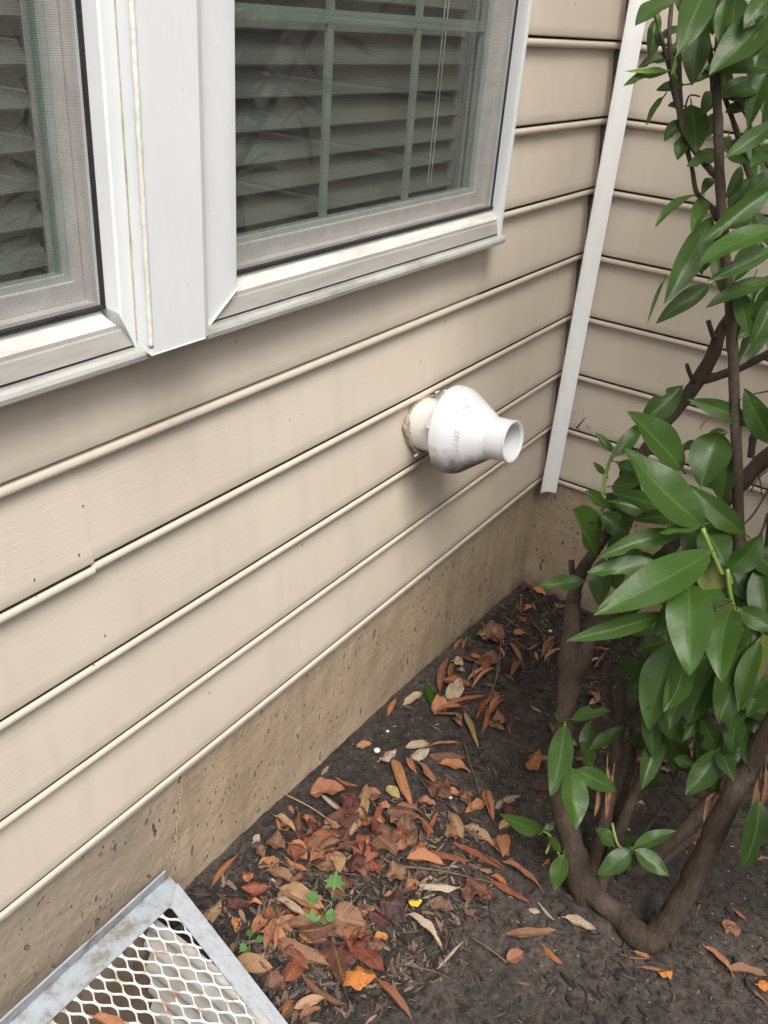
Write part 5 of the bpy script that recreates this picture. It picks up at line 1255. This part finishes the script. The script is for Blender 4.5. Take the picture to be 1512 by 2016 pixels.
# seedlings
def lobed(c, tipdir, size, nrm, tint):
    nrm = nrm.normalized(); x = (tipdir-nrm*tipdir.dot(nrm)).normalized(); y = nrm.cross(x)
    out = [(0, 0), (.18, .10), (.05, .42), (.30, .33), (.36, .55), (.50, .30), (.72, .28), (.68, .12), (1, 0), (.68, -.12), (.72, -.28), (.50, -.30), (.36, -.55), (.30, -.33), (.05, -.42), (.18, -.10)]
    V = [c+x*size*.35]; U = [(0, .5)]
    for a, b in out: V.append(c+x*a*size+y*b*size+nrm*(abs(b)*.25*size-.12*size*a*a)); U.append((b*1.8, a))
    n = len(out); return V, [(0, i+1, (i+1) % n+1) for i in range(n)], U, [tint]*len(V)
def seedling(px, py, h, lv, label):
    G = onG(px, py); root = empty('seedling', G, label, 'seedling')
    top = G+Vector((0, 0, h)); V, Fc = tube([G, G+Vector((.003, .002, h*.5)), top], [.0013, .0011, .0009], 6, 3, 0); mesh_obj('stalk', V, Fc, M_STALK, root)
    lb = LB()
    for (tx, ty, sz, rnd_) in lv:
        d = depth(top); T = at(tx, ty, d-.005); dr = (T-top); c = top+dr*.45
        tube_v, tube_f = tube([top, c], [.0007, .0006], 5, 1, 0, smooth=False); lb.add((tube_v, tube_f, [(0, .5)]*len(tube_v), [.5]*len(tube_v)))
        if rnd_: lb.add(leaf_geo(c, c+dr.normalized()*sz, sz*.75, Vector((-.2, -.1, 1)), .1, .02, 0, .04, 0, 2, 0, tint=.9, seed=3))
        else: lb.add(lobed(c, dr, sz, Vector((-.45, -.3, .9)), .9))
    lb.build('leaves', M_SEED, root)
M_SEED = leaf_mat('seedling_leaf', (.055, .15, .04), (.10, .24, .07), (.2, .34, .12), .5, .2)
seedling(*r7(700, 1060), .045, [(*r7(722, 880), .040, 0), (*r7(600, 1120), .052, 0), (*r7(588, 962), .028, 1), (*r7(700, 1050), .026, 1)], 'green maple seedling growing from the middle of the leaf pile')
seedling(*r7(328, 1225), .035, [(*r7(300, 1200), .020, 0), (*r7(385, 1160), .018, 1), (*r7(330, 1130), .018, 1)], 'small green seedling near the grate frame')

# ------------------------------------------------------------------ cobweb debris in the corner of the short wall
rnd = random.Random(4); mb = MB()
def wp(zx, zy): # zoom of the corner 1000,700 scale 6.048 -> point on the short wall (x=0)
    px, py = 1000+zx/6.048, 700+zy/6.048
    d = RT*((px-756)/F) - UP*((py-1008)/F) + FWD; return CAM+d*((-.012-CAM.x)/d.x)
def bit(a, b, r):
    V, Fc = tube([a, b], [r, r*.4], 5, rough=.6); mb.add(V, Fc)
bit(wp(815, 865), wp(915, 745), .0024)
for (x, y) in ((690, 700), (745, 665), (740, 845), (845, 880), (945, 835), (965, 860), (975, 730), (1040, 860), (895, 660), (805, 770), (935, 850), (720, 690), (800, 680)):
    a = wp(x, y); bit(a, wp(x+rnd.uniform(-16, 16), y+rnd.uniform(-18, 18)), rnd.uniform(.0006, .0014))
for (x, y, x2, y2) in ((1040, 860, 1320, 900), (700, 650, 800, 690), (950, 850, 1050, 860), (730, 770, 960, 735), (760, 800, 820, 860)):
    bit(wp(x, y), wp(x2, y2), .0004)
o = mb.build('cobweb_debris', simple('dead_debris', (.05, .03, .022), .9), None)
tag(o, 'dark dead bits caught in a cobweb beside the white corner strip', 'cobweb')

# ------------------------------------------------------------------ unseen tall hedges added to cut low sky light, mirrored in the panes
def added_hedge(name, x0, x1, y0, y1, h, label, seed):
    V = []; Fc = []; n = 60; m_ = 26
    rim_ = []
    cx, cy = (x0+x1)/2, (y0+y1)/2
    for j in range(m_+1):
        t = j/m_; zz = -.45+min(1, t*1.25)*h; sh = 1 if t < .8 else math.sqrt(max(0, 1-((t-.8)/.2)**2))
        for i in range(n*2):
            a = 2*math.pi*i/(n*2); q = 8
            r = (abs(math.cos(a))**q+abs(math.sin(a))**q)**(-1/q)
            x = cx+(x1-x0)/2*math.cos(a)*r*max(sh, .01); y = cy+(y1-y0)/2*math.sin(a)*r*max(sh, .01)
            p = Vector((x, y, zz)); d = Vector((math.cos(a), math.sin(a), .3))
            V.append(p+d*(.28*noise.noise(p*1.7+Vector((seed, 0, 0)))+.12*noise.noise(p*6)))
    N_ = n*2
    for j in range(m_):
        for i in range(N_): Fc.append((j*N_+i, j*N_+(i+1) % N_, (j+1)*N_+(i+1) % N_, (j+1)*N_+i))
    o = mesh_obj(name, V, Fc, M_HEDGE, None); tag(o, label, 'added_hedge'); return o
M_HEDGE = simple('hedge_foliage', (.045, .085, .025), .7, nscale=26, var=.9, bmp=1, bd=.08)
added_hedge('added_hedge', -8, 2.5, -4.6, -3.7, 2.5, 'tall unseen hedging added to cut low sky light', 1)
added_hedge('added_hedge', -8.5, -6.8, -3.6, 3, 2.6, 'shorter unseen hedging added on the left to cut low sky light', 5)

from collections import defaultdict
gr = defaultdict(list)
for o in COL.objects:
    if o.parent is None and 'label' in o and o['label'].find('dry leaf') > 0: gr[o['label']].append(o)
ORD = ['leftmost', 'second', 'third', 'fourth', 'fifth', 'sixth', 'seventh', 'eighth', 'ninth', 'tenth', 'eleventh', 'twelfth']
for lab, obs in gr.items():
    if len(obs) < 2: continue
    def sx(o): q = o.location-CAM; return q.dot(RT)/q.dot(FWD)
    obs.sort(key=sx)
    for i, o in enumerate(obs):
        if len(obs) == 2: o['label'] = lab+(', left one' if i == 0 else ', right one')
        elif i == len(obs)-1: o['label'] = lab+', rightmost'
        elif i == 0: o['label'] = lab+', leftmost'
        else: o['label'] = lab+', '+ORD[min(i, 11)]+' from left'

for o in COL.objects:
    if o.parent is None and 'label' in o and len(o['label'].split()) > 16: o['label'] = o['label'].replace('dry leaf', 'leaf').replace(' on bare soil', '')
